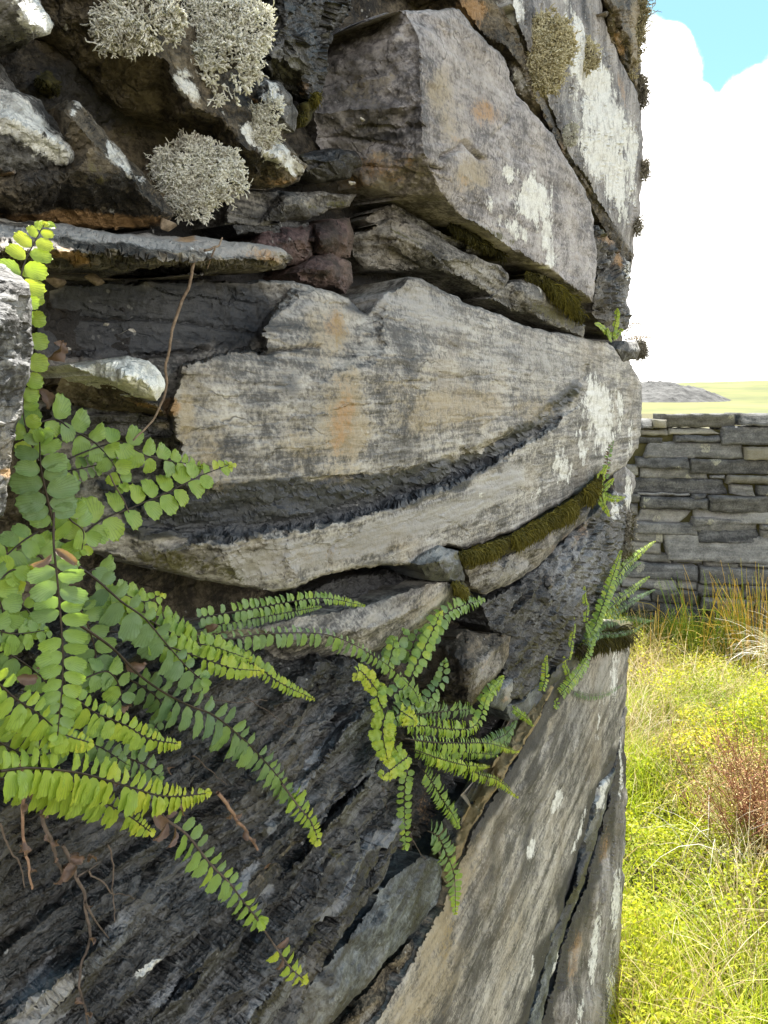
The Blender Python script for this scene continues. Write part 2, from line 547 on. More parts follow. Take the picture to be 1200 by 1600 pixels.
    if fol_amp:
        w = fbm(Q * (1, 1, 1), 22, 3, seed=seed + 40)
        lay = ac / fol_layer + 1.2 * w + 0.35 * fbm(Q * (6, fol_along * 2.5, 6), 1.0, 3, seed=seed + 41) * 2
        li = np.floor(lay)
        fr = lay - li
        z = np.zeros_like(li)
        h0 = vnoise(np.c_[li * 7.31 + 0.5, al * fol_along * 1.7, z], seed + 50)
        h1 = vnoise(np.c_[(li + 1) * 7.31 + 0.5, al * fol_along * 1.7, z], seed + 50)
        f2 = np.clip((fr - 0.82) / 0.18, 0, 1)
        disp = disp + fol_amp * (h0 * (1 - f2) + h1 * f2)
    if streak_amp:
        disp = disp + streak_amp * fbm(Q * (30, fol_along * 2, 120), 1.0, 5, 0.6, seed=seed + 60)
    fade = np.clip(dist / (res * 2.5), 0.25, 1)
    X = X + nr * (disp * fade)[:, None]
    # closed sides
    order = np.argsort([min(s) if (len(s) and min(s) < nf) else 10 ** 9 for s in r[3]])[:isb.sum()]
    ring = order
    area = 0.5 * np.sum(P[ring, 0] * np.roll(P[ring, 1], -1) - np.roll(P[ring, 0], -1) * P[ring, 1])
    if T.size:
        a2 = P[T]
        tarea = ((a2[:, 1] - a2[:, 0])[:, 0] * (a2[:, 2] - a2[:, 0])[:, 1] - (a2[:, 1] - a2[:, 0])[:, 1] * (a2[:, 2] - a2[:, 0])[:, 0])
        T[tarea > 0] = T[tarea > 0][:, ::-1]
    cen = X[ring].mean(0)
    V = [X]
    F_ = [T]
    base = len(X)
    prev = ring
    paintV = [paint_eval(P, paint, seed + 77)]
    nring = 4
    for k in range(1, nring + 1):
        t = k / nring
        Y = X[ring].copy()
        Y[:, 0] -= depth * t
        Y[:, 1:] += (cen[1:] - Y[:, 1:]) * (taper * t * np.minimum(1, 0.03 / (np.linalg.norm(cen[1:] - Y[:, 1:], axis=1) + 1e-6)))[:, None]
        Y += np.c_[np.zeros(len(Y)), fbm(Y, 60, 3, seed=seed + 80) * 0.002, fbm(Y, 60, 3, seed=seed + 90) * 0.002]
        V.append(Y)
        cur = base + np.arange(len(ring))
        nx = np.roll(np.arange(len(ring)), -1)
        A_, B_ = np.c_[prev, prev[nx], cur[nx], cur], np.c_[cur, cur[nx], prev[nx], prev]
        F_.append(B_ if area < 0 else A_)
        paintV.append(paintV[0][ring] * 0.6)
        base += len(ring)
        prev = cur
    V.append(Y.mean(0)[None])
    paintV.append(paintV[0][:1] * 0)
    nx = np.roll(prev, -1)
    cap = np.c_[prev, nx, np.full(len(prev), base)]
    F_.append(cap if area > 0 else cap[:, ::-1])
    V = np.concatenate(V)
    PA = np.concatenate(paintV)
    quads = [f for f in F_ if f.shape[1] == 4]
    tris = [f for f in F_ if f.shape[1] == 3]
    return V, [np.concatenate(tris), np.concatenate(quads)], {'paint': PA[:, :4], 'paint_b': np.c_[PA[:, 4:7], np.ones(len(PA))]}


def stone(name, mat, outline, label=None, root=None, **kw):
    V, Fc, at = build_relief(outline, **kw)
    me = mesh_np(name, V, Fc, True, at)
    me.set_sharp_from_angle(angle=math.radians(34))
    return part(name, me, mat, root if root is not None else WALL, label)
# ------------------------------------------------------------------ the near wall
A_BED = fol_angle((420, 640), (900, 560)) * 0.2
A_DIAG = fol_angle((150, 1520), (520, 1180))
A_LOW = fol_angle((600, 1600), (900, 1080))
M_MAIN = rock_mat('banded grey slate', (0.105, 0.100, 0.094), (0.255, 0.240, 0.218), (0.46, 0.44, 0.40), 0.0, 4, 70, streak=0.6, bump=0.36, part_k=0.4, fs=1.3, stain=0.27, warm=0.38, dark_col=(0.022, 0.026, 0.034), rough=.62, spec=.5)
M_BLOCK = rock_mat('lavender grey slate', (0.14, 0.128, 0.130), (0.30, 0.277, 0.278), (0.46, 0.435, 0.435), 0.12, 6, 44, streak=0.45, bump=0.4, part_k=.25, stain=.18)
M_BROWN = rock_mat('earth brown rock', (0.024, 0.019, 0.013), (0.090, 0.072, 0.048), (0.21, 0.175, 0.125), 0.2, 10, 45, streak=0.45, bump=0.6, speck=0.5)
M_DARK = rock_mat('dark rough slate', (0.008, 0.008, 0.0085), (0.027, 0.0265, 0.027), (0.115, 0.117, 0.124), A_DIAG, 6, 60, streak=0.6, bump=0.7, speck=0.35, part_k=.6, fs=1.4, warm=.14, pale_a=(.12, .126, .138), pale_b=(.31, .32, .34), rough=.48, spec=.6)
M_PURPLE = rock_mat('purple slate', (0.020, 0.011, 0.012), (0.062, 0.036, 0.037), (0.13, 0.085, 0.085), 0.1, 8, 40, streak=0.35, bump=0.5)
M_BLUE = rock_mat('blue grey slate', (0.036, 0.042, 0.047), (0.088, 0.102, 0.110), (0.19, 0.208, 0.215), A_LOW, 5, 34, streak=0.4, bump=0.45, rough=.55, spec=.55)
M_PALE = rock_mat('streaked pale slate', (0.11, 0.104, 0.100), (0.25, 0.236, 0.215), (0.44, 0.415, 0.37), A_LOW, 3.2, 42, streak=0.72, bump=0.3, part_k=.2, stain=.35, warm=.35)
M_LICH = rock_mat('lichen dappled slate', (0.13, 0.12, 0.12), (0.25, 0.235, 0.232), (0.38, 0.365, 0.36), 1.45, 5, 36, streak=0.5, bump=0.4, speck=0.5)
M_GREY = rock_mat('layered grey slate', (0.05, 0.047, 0.044), (0.150, 0.143, 0.132), (0.31, 0.295, 0.27), 0.05, 6, 90, streak=0.65, bump=0.5)
M_CRUST = rock_mat('crusted rock', (0.035, 0.033, 0.030), (0.11, 0.105, 0.10), (0.24, 0.235, 0.225), 0.6, 12, 40, streak=0.3, bump=0.7, speck=0.9)

M_PLANK = rock_mat('weathered grey brown slate', (0.055, 0.047, 0.038), (0.17, 0.15, 0.122), (0.34, 0.31, 0.26), -.04, 4, 90, streak=0.7, bump=0.5, part_k=.45)
M_FORE = rock_mat('thinly layered grey slate', (0.030, 0.031, 0.033), (0.105, 0.106, 0.108), (0.23, 0.23, 0.228), 0.05, 8, 150, streak=0.75, bump=0.4, part_k=.5, fs=1.4, warm=.12)
M_LEDGE = rock_mat('blue black split slate', (0.012, 0.013, 0.015), (0.045, 0.048, 0.054), (0.15, 0.158, 0.172), A_DIAG, 5, 90, streak=0.7, bump=0.5, part_k=.6, fs=1.6, warm=.08, stain=.25, rough=.46, spec=.6)
M_WHITE = rock_mat('white crusted rock', (0.10, 0.10, 0.09), (0.30, 0.30, 0.27), (0.5, 0.5, 0.47), 0.6, 12, 40, streak=0.3, bump=0.5, speck=0.6, lichen_col=(0.86, 0.87, 0.82), stain=.1, warm=.1)

WALL = thing('stone_wall', 'rough dry stone wall of big weathered slate blocks filling the left of the photo, with ferns in its joints', 'stone wall', (0, 0.4, 0))

# the hearting of earth and small rubble behind the face stones
core = [(-700, -900), (500, -900), (940, -500), (975, 0), (975, 330), (960, 460), (975, 600), (978, 700), (955, 800), (940, 900), (930, 1100), (925, 1400), (905, 2300), (500, 2300), (-700, 2300)]
stone('rubble_core', M_BROWN, core, 'dark earth and rubble behind the face stones', o=-0.045, res=7, jit=3, edge=(0, 0), amp=0.010, freq=26, ridged=True, depth=0.30, taper=0.02,
      paint=[('dark', 300, 500, 300, 260, 0, 1.1), ('dark', 650, 1180, 140, 200, 0, 0.9), ('dark', 300, 100, 300, 130, 0, 0.8)])

# --- upper left
stone('corner_stone', M_CRUST, [(-160, -160, .012), (20, -160, .012), (40, -30, .012), (62, 5, .016), (85, 42, .018), (79, 56, .02), (50, 64, .014), (38, 76, .0), (15, 85, -.012), (-160, 90, -.02)],
      'pale crusted stone in the top left corner', inner=[(48, 40, .032), (10, -20, .034), (-60, -60, .03), (-50, 40, .02)], creases=[(10, 11)], amp=.003, freq=60, edge=(9, .006),
      paint=[('lichen', 55, 30, 45, 26, 50, .75), ('moss', 15, 55, 45, 30, 0, .45)])
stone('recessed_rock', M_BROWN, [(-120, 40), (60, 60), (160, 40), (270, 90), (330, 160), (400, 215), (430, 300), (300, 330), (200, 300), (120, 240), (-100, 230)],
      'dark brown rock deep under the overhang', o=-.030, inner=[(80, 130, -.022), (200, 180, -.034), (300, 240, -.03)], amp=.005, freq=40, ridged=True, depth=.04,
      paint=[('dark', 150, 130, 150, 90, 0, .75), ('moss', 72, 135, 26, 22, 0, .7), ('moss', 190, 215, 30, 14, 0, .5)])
stone('wedge_stone', M_CRUST, [(-130, 40, -.02), (0, 97, -.008), (25, 140, .0), (62, 160, .004), (95, 195, .006), (124, 236, .008), (119, 252, .012), (100, 262, .012), (40, 300, .004), (-130, 300, -.01)],
      'white frosted wedge stone at the left edge', inner=[(0, 180, .022), (60, 208, .022), (100, 236, .019), (-60, 150, .02), (-20, 236, .016)], creases=[(10, 11), (11, 12)], amp=.0032, freq=60, edge=(6, .004),
      paint=[('lichen', 20, 185, 95, 36, 40, .72), ('lichen', 90, 230, 42, 24, 40, .7), ('rust', 0, 270, 80, 16, 10, .35)])
stone('overhang_stone', M_BROWN, [(88, 170, .006), (106, 153, .008), (122, 160, .006), (150, 190, .004), (182, 226, .002), (226, 270, .0), (266, 322, .006), (272, 338, .012), (258, 352, .006), (208, 361, .0), (150, 358, -.004),
      (80, 348, -.008), (-130, 342, -.012), (-130, 262, .004), (20, 252, .008), (100, 250, .008)],
      'dark wedge stone with an orange stained underside', inner=[(108, 178, .022), (150, 222, .024), (200, 278, .022), (244, 325, .020), (120, 270, .020), (40, 292, .016), (150, 320, .008)],
      creases=[(16, 17), (17, 18), (18, 19)], amp=.0018, freq=60, edge=(5, .003), fol=-.3, streak_amp=.0008,
      paint=[('rust', 120, 345, 130, 15, 3, .72), ('rust', 215, 345, 50, 12, 0, .6), ('lichen', 185, 245, 20, 60, -42, .55), ('lichen', 118, 170, 16, 16, 0, .5), ('dark', 60, 280, 80, 22, 0, .4), ('moss', 150, 270, 40, 30, 30, .38)])
stone('long_ledge_stone', M_BROWN, [(40, -160, -.01), (330, -160, -.005), (392, 10, .0), (398, 60, .004), (410, 118, .006), (436, 150, .006), (462, 176, .004), (440, 214, .006), (455, 236, .01), (479, 258, .014), (467, 285, .006), (440, 292, .0),
      (405, 292, -.006), (372, 290, -.012), (345, 262, -.014), (310, 228, -.016), (255, 195, -.02), (180, 165, -.022), (100, 90, -.025), (50, 40, -.025)],
      'long dark stone jutting down to the right, white crust on its tip', inner=[(180, 20, .012), (250, 90, .014), (300, 165, .018), (350, 185, .020), (385, 232, .022), (430, 246, .022), (350, 60, .010), (380, 140, .012), (330, 230, .0)],
      creases=[(20, 21), (21, 22), (22, 23), (23, 24), (24, 25)], amp=.0028, freq=50, edge=(6, .004), fol=-.4, streak_amp=.0008,
      paint=[('lichen', 415, 225, 55, 22, 38, .72), ('lichen', 455, 258, 26, 12, 40, .8), ('lichen', 300, 130, 50, 40, 40, .42), ('rust', 430, 282, 40, 8, 0, .4), ('dark', 330, 235, 40, 16, 40, .3), ('tan', 300, 150, 60, 12, 50, .5)])
stone('round_cobble', M_CRUST, [(388, 132), (412, 118), (438, 126), (456, 150), (465, 176), (460, 205), (440, 205), (415, 185), (395, 160)], 'small round cobble grey and white with lichen',
      o=.010, inner=[(428, 158, .026), (440, 182, .024)], amp=.002, freq=70, edge=(10, .006), paint=[('lichen', 425, 145, 30, 24, 40, .62), ('rust', 392, 160, 10, 8, 0, .8)])
stone('lumpy_rock', M_DARK, [(380, -160), (560, -160), (548, -10), (538, 26), (514, 52), (511, 95), (505, 132), (484, 172), (463, 185), (455, 150), (414, 116), (398, 60)], 'lumpy dark grey rock at the top, mossy on its lower edge',
      o=-.004, inner=[(450, 20, .020), (480, 80, .016), (478, 130, .006), (430, 80, .014), (510, 0, .008)], amp=.0050, freq=46, ridged=True, gain=.55, edge=(12, .010), shard=.004, sh_f=(36, 36, 50),
      paint=[('moss', 480, 165, 22, 26, 60, .62), ('pale', 450, 60, 60, 60, 0, .35), ('rust', 470, 135, 20, 14, 0, .35)])

# --- the big block and its neighbours
stone('big_block', M_BLOCK, [(486, 175, -.036), (500, 118, -.038), (519, 52, -.036), (583, 29, -.010), (633, 16, .019), (717, 14, .022), (750, 56, .025), (787, 92, .024), (808, 146, .024), (837, 179, .024), (862, 208, .022),
      (883, 246, .020), (905, 275, .018), (918, 300, .016), (928, 340, .014), (931, 400, .012), (928, 472, .010), (905, 456, .014), (880, 436, .016), (842, 413, .018), (792, 386, .020), (755, 363, .022), (717, 334, .022), (683, 311, .020),
      (633, 309, .004), (600, 301, -.010), (567, 293, -.020), (535, 262, -.032), (494, 230, -.038)],
      'biggest block of the wall, one lavender face dappled with white lichen',
      inner=[(655, 64, .028), (700, 108, .026), (716, 106, .024), (660, 165, .030), (661, 240, .031), (690, 300, .027), (720, 60, .024), (640, 62, .020), (617, 62, .012), (780, 200, .028), (860, 330, .020), (700, 275, .030)],
      creases=[(29, 32), (32, 33), (33, 34), (29, 30), (30, 31)], amp=.0008, freq=30, edge=(6, .004), fol=.10, fol_amp=.0008, fol_layer=.011, fol_along=4, depth=.08, shard=.00045, warp=2.5,
      cracks=[([(560, 200), (600, 203), (658, 196)], 3.5, .004), ([(500, 214), (560, 218), (640, 232)], 3, .002), ([(630, 170), (660, 160)], 2.5, .003), ([(560, 260), (620, 262), (668, 280)], 3, .002), ([(690, 245), (712, 236), (728, 222), (754, 248)], 3, .004), ([(805, 150), (796, 190), (770, 215)], 3, .0015), ([(540, 130), (600, 110)], 3, .0015), ([(676, 262), (690, 266)], 3, .003)],
      paint=[('lichen', 835, 315, 32, 60, -12, .70), ('lichen', 795, 270, 14, 26, 0, .58), ('lichen', 855, 370, 14, 36, 0, .62), ('lichen', 800, 360, 30, 20, 30, .5), ('lichen', 858, 405, 10, 18, 0, .7), ('lichen', 765, 320, 12, 24, 0, .4),
             ('tan', 690, 140, 26, 40, 0, .55), ('rust', 760, 180, 34, 26, 30, .45), ('tan', 700, 180, 40, 50, 0, .4), ('tan', 735, 270, 30, 34, 0, .55), ('rust', 712, 215, 12, 10, 0, .35), ('rust', 725, 282, 34, 24, 0, .25), ('rust', 900, 400, 20, 50, 0, .22),
             ('dark', 560, 150, 95, 120, 0, .42), ('tan', 590, 130, 60, 50, 0, .3), ('rust', 600, 262, 70, 30, 0, .42), ('tan', 600, 245, 22, 10, 0, .55), ('dark', 600, 215, 60, 8, -4, .7), ('moss', 670, 305, 40, 10, 30, .45), ('moss', 770, 365, 70, 9, 28, .5), ('rust', 560, 280, 40, 16, 15, .4)])
stone('brown_ledge', M_BROWN, [(700, -60, .0), (742, -60, .0), (776, 4, .006), (806, 44, .010), (832, 100, .010), (852, 150, .008), (884, 224, .008), (919, 286, .008), (948, 334, .004), (988, 396, .0), (984, 424, -.006), (955, 385, -.006), (935, 350, -.002), (905, 290, .0),
      (880, 250, .002), (858, 210, .004), (832, 182, .004), (804, 146, .006), (785, 94, .004), (748, 48, .0), (716, 8, -.006)],
      'thin brown ledge running down between the two lichened blocks', inner=[(800, 80, .018), (840, 160, .016), (880, 236, .014)], creases=[(21, 22), (22, 23)], amp=.0028, freq=70, edge=(5, .004), fol=-.9, fol_amp=.002, fol_layer=.008, depth=.06,
      paint=[('rust', 740, 20, 40, 26, 50, .6), ('rust', 870, 235, 40, 14, 60, .45), ('pale', 810, 120, 14, 40, -30, .5), ('lichen', 803, 130, 8, 22, 0, .45)])
stone('lichened_block', M_LICH, [(772, -160, .012), (930, -160, .010), (940, -4, .008), (951, 49, .008), (969, 94, .008), (985, 126, .006), (1003, 170, .004), (1005, 196, .002), (1006, 212, .0), (1003, 270, .0), (1000, 337, -.002), (990, 374, -.004), (984, 402, -.004),
      (948, 337, .006), (921, 290, .008), (886, 238, .010), (856, 168, .012), (836, 106, .014), (806, 40, .014)],
      'tall block beside the sky, face covered in grey white lichen', inner=[(880, 100, .016), (940, 220, .012)], amp=.0022, freq=34, edge=(6, .005), fol=1.35, fol_amp=.0012, fol_layer=.016, fol_along=4, depth=.10,
      paint=[('lichen', 925, 130, 34, 70, -12, .75), ('lichen', 945, 190, 36, 70, -12, .72), ('lichen', 960, 275, 26, 60, -14, .75), ('lichen', 935, 250, 30, 60, -20, .72), ('lichen', 987, 240, 12, 80, 0, .7), ('lichen', 800, 10, 24, 46, -20, .7), ('lichen', 905, 60, 12, 50, -10, .6), ('pale', 920, 180, 80, 160, -10, .45),
             ('lichen', 890, 30, 16, 46, 0, .45), ('lichen', 975, 330, 14, 50, -10, .45), ('dark', 915, 20, 9, 60, -8, .55), ('dark', 900, 95, 8, 22, 0, .5), ('rust', 972, 140, 9, 34, -14, .4), ('lichen', 855, 190, 8, 40, -18, .55), ('dark', 880, 190, 12, 30, -20, .3)])
stone('dark_top_rock', M_BROWN, [(930, -160, .010), (1010, -160, .004), (1006, -10, .004), (1003, 60, .002), (1001, 112, .0), (996, 145, .0), (984, 122, .004), (968, 90, .006), (952, 46, .008), (941, -6, .010)],
      'dark crumbling rock at the top beside the blue sky', inner=[(968, 20, .022), (985, 80, .018)], creases=[(10, 11)], amp=.005, freq=55, ridged=True, edge=(4, .004), depth=.08, paint=[('tan', 990, 40, 12, 70, 0, .6), ('moss', 955, 25, 10, 18, 0, .4), ('rust', 965, 60, 10, 40, -15, .4)])
stone('crumbling_rubble', M_CRUST, [(926, 352), (950, 368), (970, 398), (986, 410), (984, 440), (978, 470), (985, 492), (978, 512), (958, 530), (938, 518), (924, 488), (929, 430)], 'rough crumbling dark stone below the tall lichened block',
      o=.002, inner=[(955, 440, .012), (950, 490, .010)], shard=.006, sh_f=(28, 28, 40), amp=.0055, freq=55, ridged=True, edge=(6, .006), depth=.08, paint=[('rust', 945, 375, 20, 12, 30, .6), ('rust', 965, 410, 12, 20, 0, .5), ('moss', 935, 365, 8, 12, 0, .6), ('dark', 955, 460, 20, 40, 0, .5), ('lichen', 980, 430, 8, 24, 0, .5)])

# --- thin packing stones of the joint
stone('thin_slab', M_GREY, [(355, 300), (440, 296), (520, 300), (558, 304), (548, 322), (480, 341), (400, 354), (352, 350)], 'thin dark slab in the joint', o=-.012, inner=[(450, 318, -.002)], amp=.0015, fol_amp=.0018, fol_layer=.004, edge=(5, .004),
      paint=[('dark', 450, 335, 90, 14, -5, .6), ('moss', 530, 318, 22, 10, 0, .55), ('moss', 500, 322, 40, 6, 0, .4)])
stone('packing_stone', M_DARK, [(468, 242), (510, 234), (558, 236), (566, 256), (545, 280), (500, 286), (476, 270)], 'small dark packing stone', o=-.008, inner=[(515, 252, .004)], amp=.002, fol_amp=.0015, fol_layer=.004, edge=(6, .005), paint=[('dark', 515, 262, 50, 20, 0, .4), ('moss', 470, 245, 10, 16, 0, .5)])
stone('packing_stone', M_DARK, [(360, 350), (400, 340), (480, 346), (482, 362), (430, 366), (372, 366)], 'sliver of dark stone under the thin slab', o=-.014, amp=.002, edge=(5, .004), paint=[('dark', 420, 355, 60, 12, 0, .6)])
stone('purple_stone', M_PURPLE, [(402, 358), (440, 352), (486, 352), (490, 380), (488, 408), (455, 416), (420, 410), (400, 390)], 'purple slate chip, left of three', o=-.016, inner=[(475, 375, -.006), (440, 380, -.008)], amp=.002, edge=(5, .004), fol_amp=.001, fol_layer=.007, fol=1.2)
stone('purple_stone', M_PURPLE, [(488, 350), (515, 342), (546, 340), (553, 372), (548, 402), (520, 408), (492, 396)], 'purple slate chip, right of three', o=-.014, inner=[(535, 370, -.004), (505, 375, -.005)], amp=.002, edge=(5, .004), fol_amp=.001, fol_layer=.007, fol=1.2)
stone('purple_stone', M_PURPLE, [(462, 425), (490, 398), (515, 395), (548, 412), (552, 440), (540, 455), (500, 448), (465, 440)], 'purple slate chip, lowest of three', o=-.010, inner=[(510, 420, .002)], amp=.002, edge=(5, .004))
stone('layered_slab', M_GREY, [(548, 372, -.02), (560, 362, -.018), (610, 340, -.004), (660, 356, .002), (705, 384, .006), (750, 402, .008), (783, 416, .008), (795, 434, .008), (787, 455, .004), (765, 463, .0), (717, 434, .0), (667, 423, -.004), (610, 424, -.012), (567, 422, -.018), (552, 402, -.02)],
      'layered slab of split grey slate under the big block', inner=[(625, 372, .004), (700, 408, .010), (640, 400, .0)], creases=[(15, 16)], amp=.0012, fol=-.12, fol_amp=.0028, fol_layer=.0045, fol_along=5, edge=(5, .004), depth=.05,
      paint=[('pale', 740, 425, 60, 14, 24, .5), ('moss', 640, 372, 50, 7, 25, .5), ('moss', 570, 385, 20, 14, 0, .35)])
stone('layered_slab', M_GREY, [(560, 345, -.022), (606, 322, -.012), (618, 319, -.008), (658, 344, -.002), (700, 366, .0), (745, 384, .002), (752, 398, .0), (705, 384, -.002), (640, 360, -.008), (600, 362, -.016)],
      'upper leaf of the split grey slate', amp=.0012, fol=-.15, fol_amp=.0018, fol_layer=.004, edge=(4, .003), depth=.04, paint=[('pale', 680, 362, 60, 10, 24, .55), ('moss', 630, 350, 30, 6, 25, .4)])
stone('mossy_chip', M_GREY, [(762, 468), (795, 440), (820, 434), (838, 438), (862, 462), (890, 492), (916, 508), (914, 528), (880, 516), (840, 496), (800, 486)], 'flat chip at the right end of the joint, moss behind it', o=.004, inner=[(830, 462, .014), (815, 450, .012)], amp=.0018, fol_amp=.0016, fol_layer=.005, edge=(5, .005),
      paint=[('lichen', 845, 448, 16, 10, 40, .5), ('moss', 860, 490, 50, 14, 25, .6), ('dark', 850, 505, 50, 8, 25, .4)])
stone('plank_stone', M_PLANK, [(-160, 344, .004), (0, 344, .006), (75, 345, .008), (167, 361, .010), (250, 367, .010), (330, 374, .010), (400, 381, .010), (437, 385, .010), (450, 394, .010), (457, 403, .008), (441, 417, .004), (405, 424, .0), (340, 428, -.004), (250, 432, -.008), (187, 434, -.010), (80, 431, -.012), (-160, 428, -.016)],
      'long plank like stone lying level, rusty at its broken tip', inner=[(-100, 384, .044), (80, 390, .044), (200, 398, .042), (320, 406, .036), (430, 404, .020)], creases=[(17, 18), (18, 19), (19, 20), (20, 21)],
      amp=.0014, fol=-.06, fol_amp=.0012, fol_layer=.005, fol_along=4, streak_amp=.0010, edge=(4, .003), depth=.05, cracks=[([(-100, 372), (100, 372), (300, 392), (440, 398)], 2, .0014), ([(150, 400), (300, 408), (430, 410)], 2, .0014)],
      paint=[('rust', 110, 398, 46, 9, 6, .62), ('rust', 415, 402, 40, 12, 10, .5), ('rust', 290, 376, 20, 10, 0, .6), ('tan', 430, 408, 30, 8, 0, .5), ('pale', 250, 385, 120, 14, 6, .35), ('pale', 'L', [(-60, 362), (120, 366), (260, 380), (440, 394)], 15, .75), ('tan', 'L', [(-60, 358), (160, 372), (300, 384), (440, 396)], 14, .45), ('dark', 200, 420, 220, 12, 1, .45), ('lichen', 350, 396, 70, 5, 6, .35)])
stone('foreground_stone', M_FORE, [(-200, 400), (-20, 404), (6, 412), (22, 424), (44, 445), (50, 470), (49, 510), (52, 540), (42, 600), (38, 640), (24, 700), (17, 750), (4, 806), (-60, 840), (-200, 850)], 'blurred grey layered stone at the left edge, nearest of all',
      o=.075, inner=[(0, 500, .09), (-20, 700, .088), (-80, 600, .10)], amp=.0007, fol=.05, fol_amp=.0010, fol_layer=.0030, fol_along=9, streak_amp=.0009, edge=(7, .006), depth=.10, paint=[('rust', 15, 740, 12, 10, 0, .5), ('tan', 20, 720, 20, 80, 0, .3)])

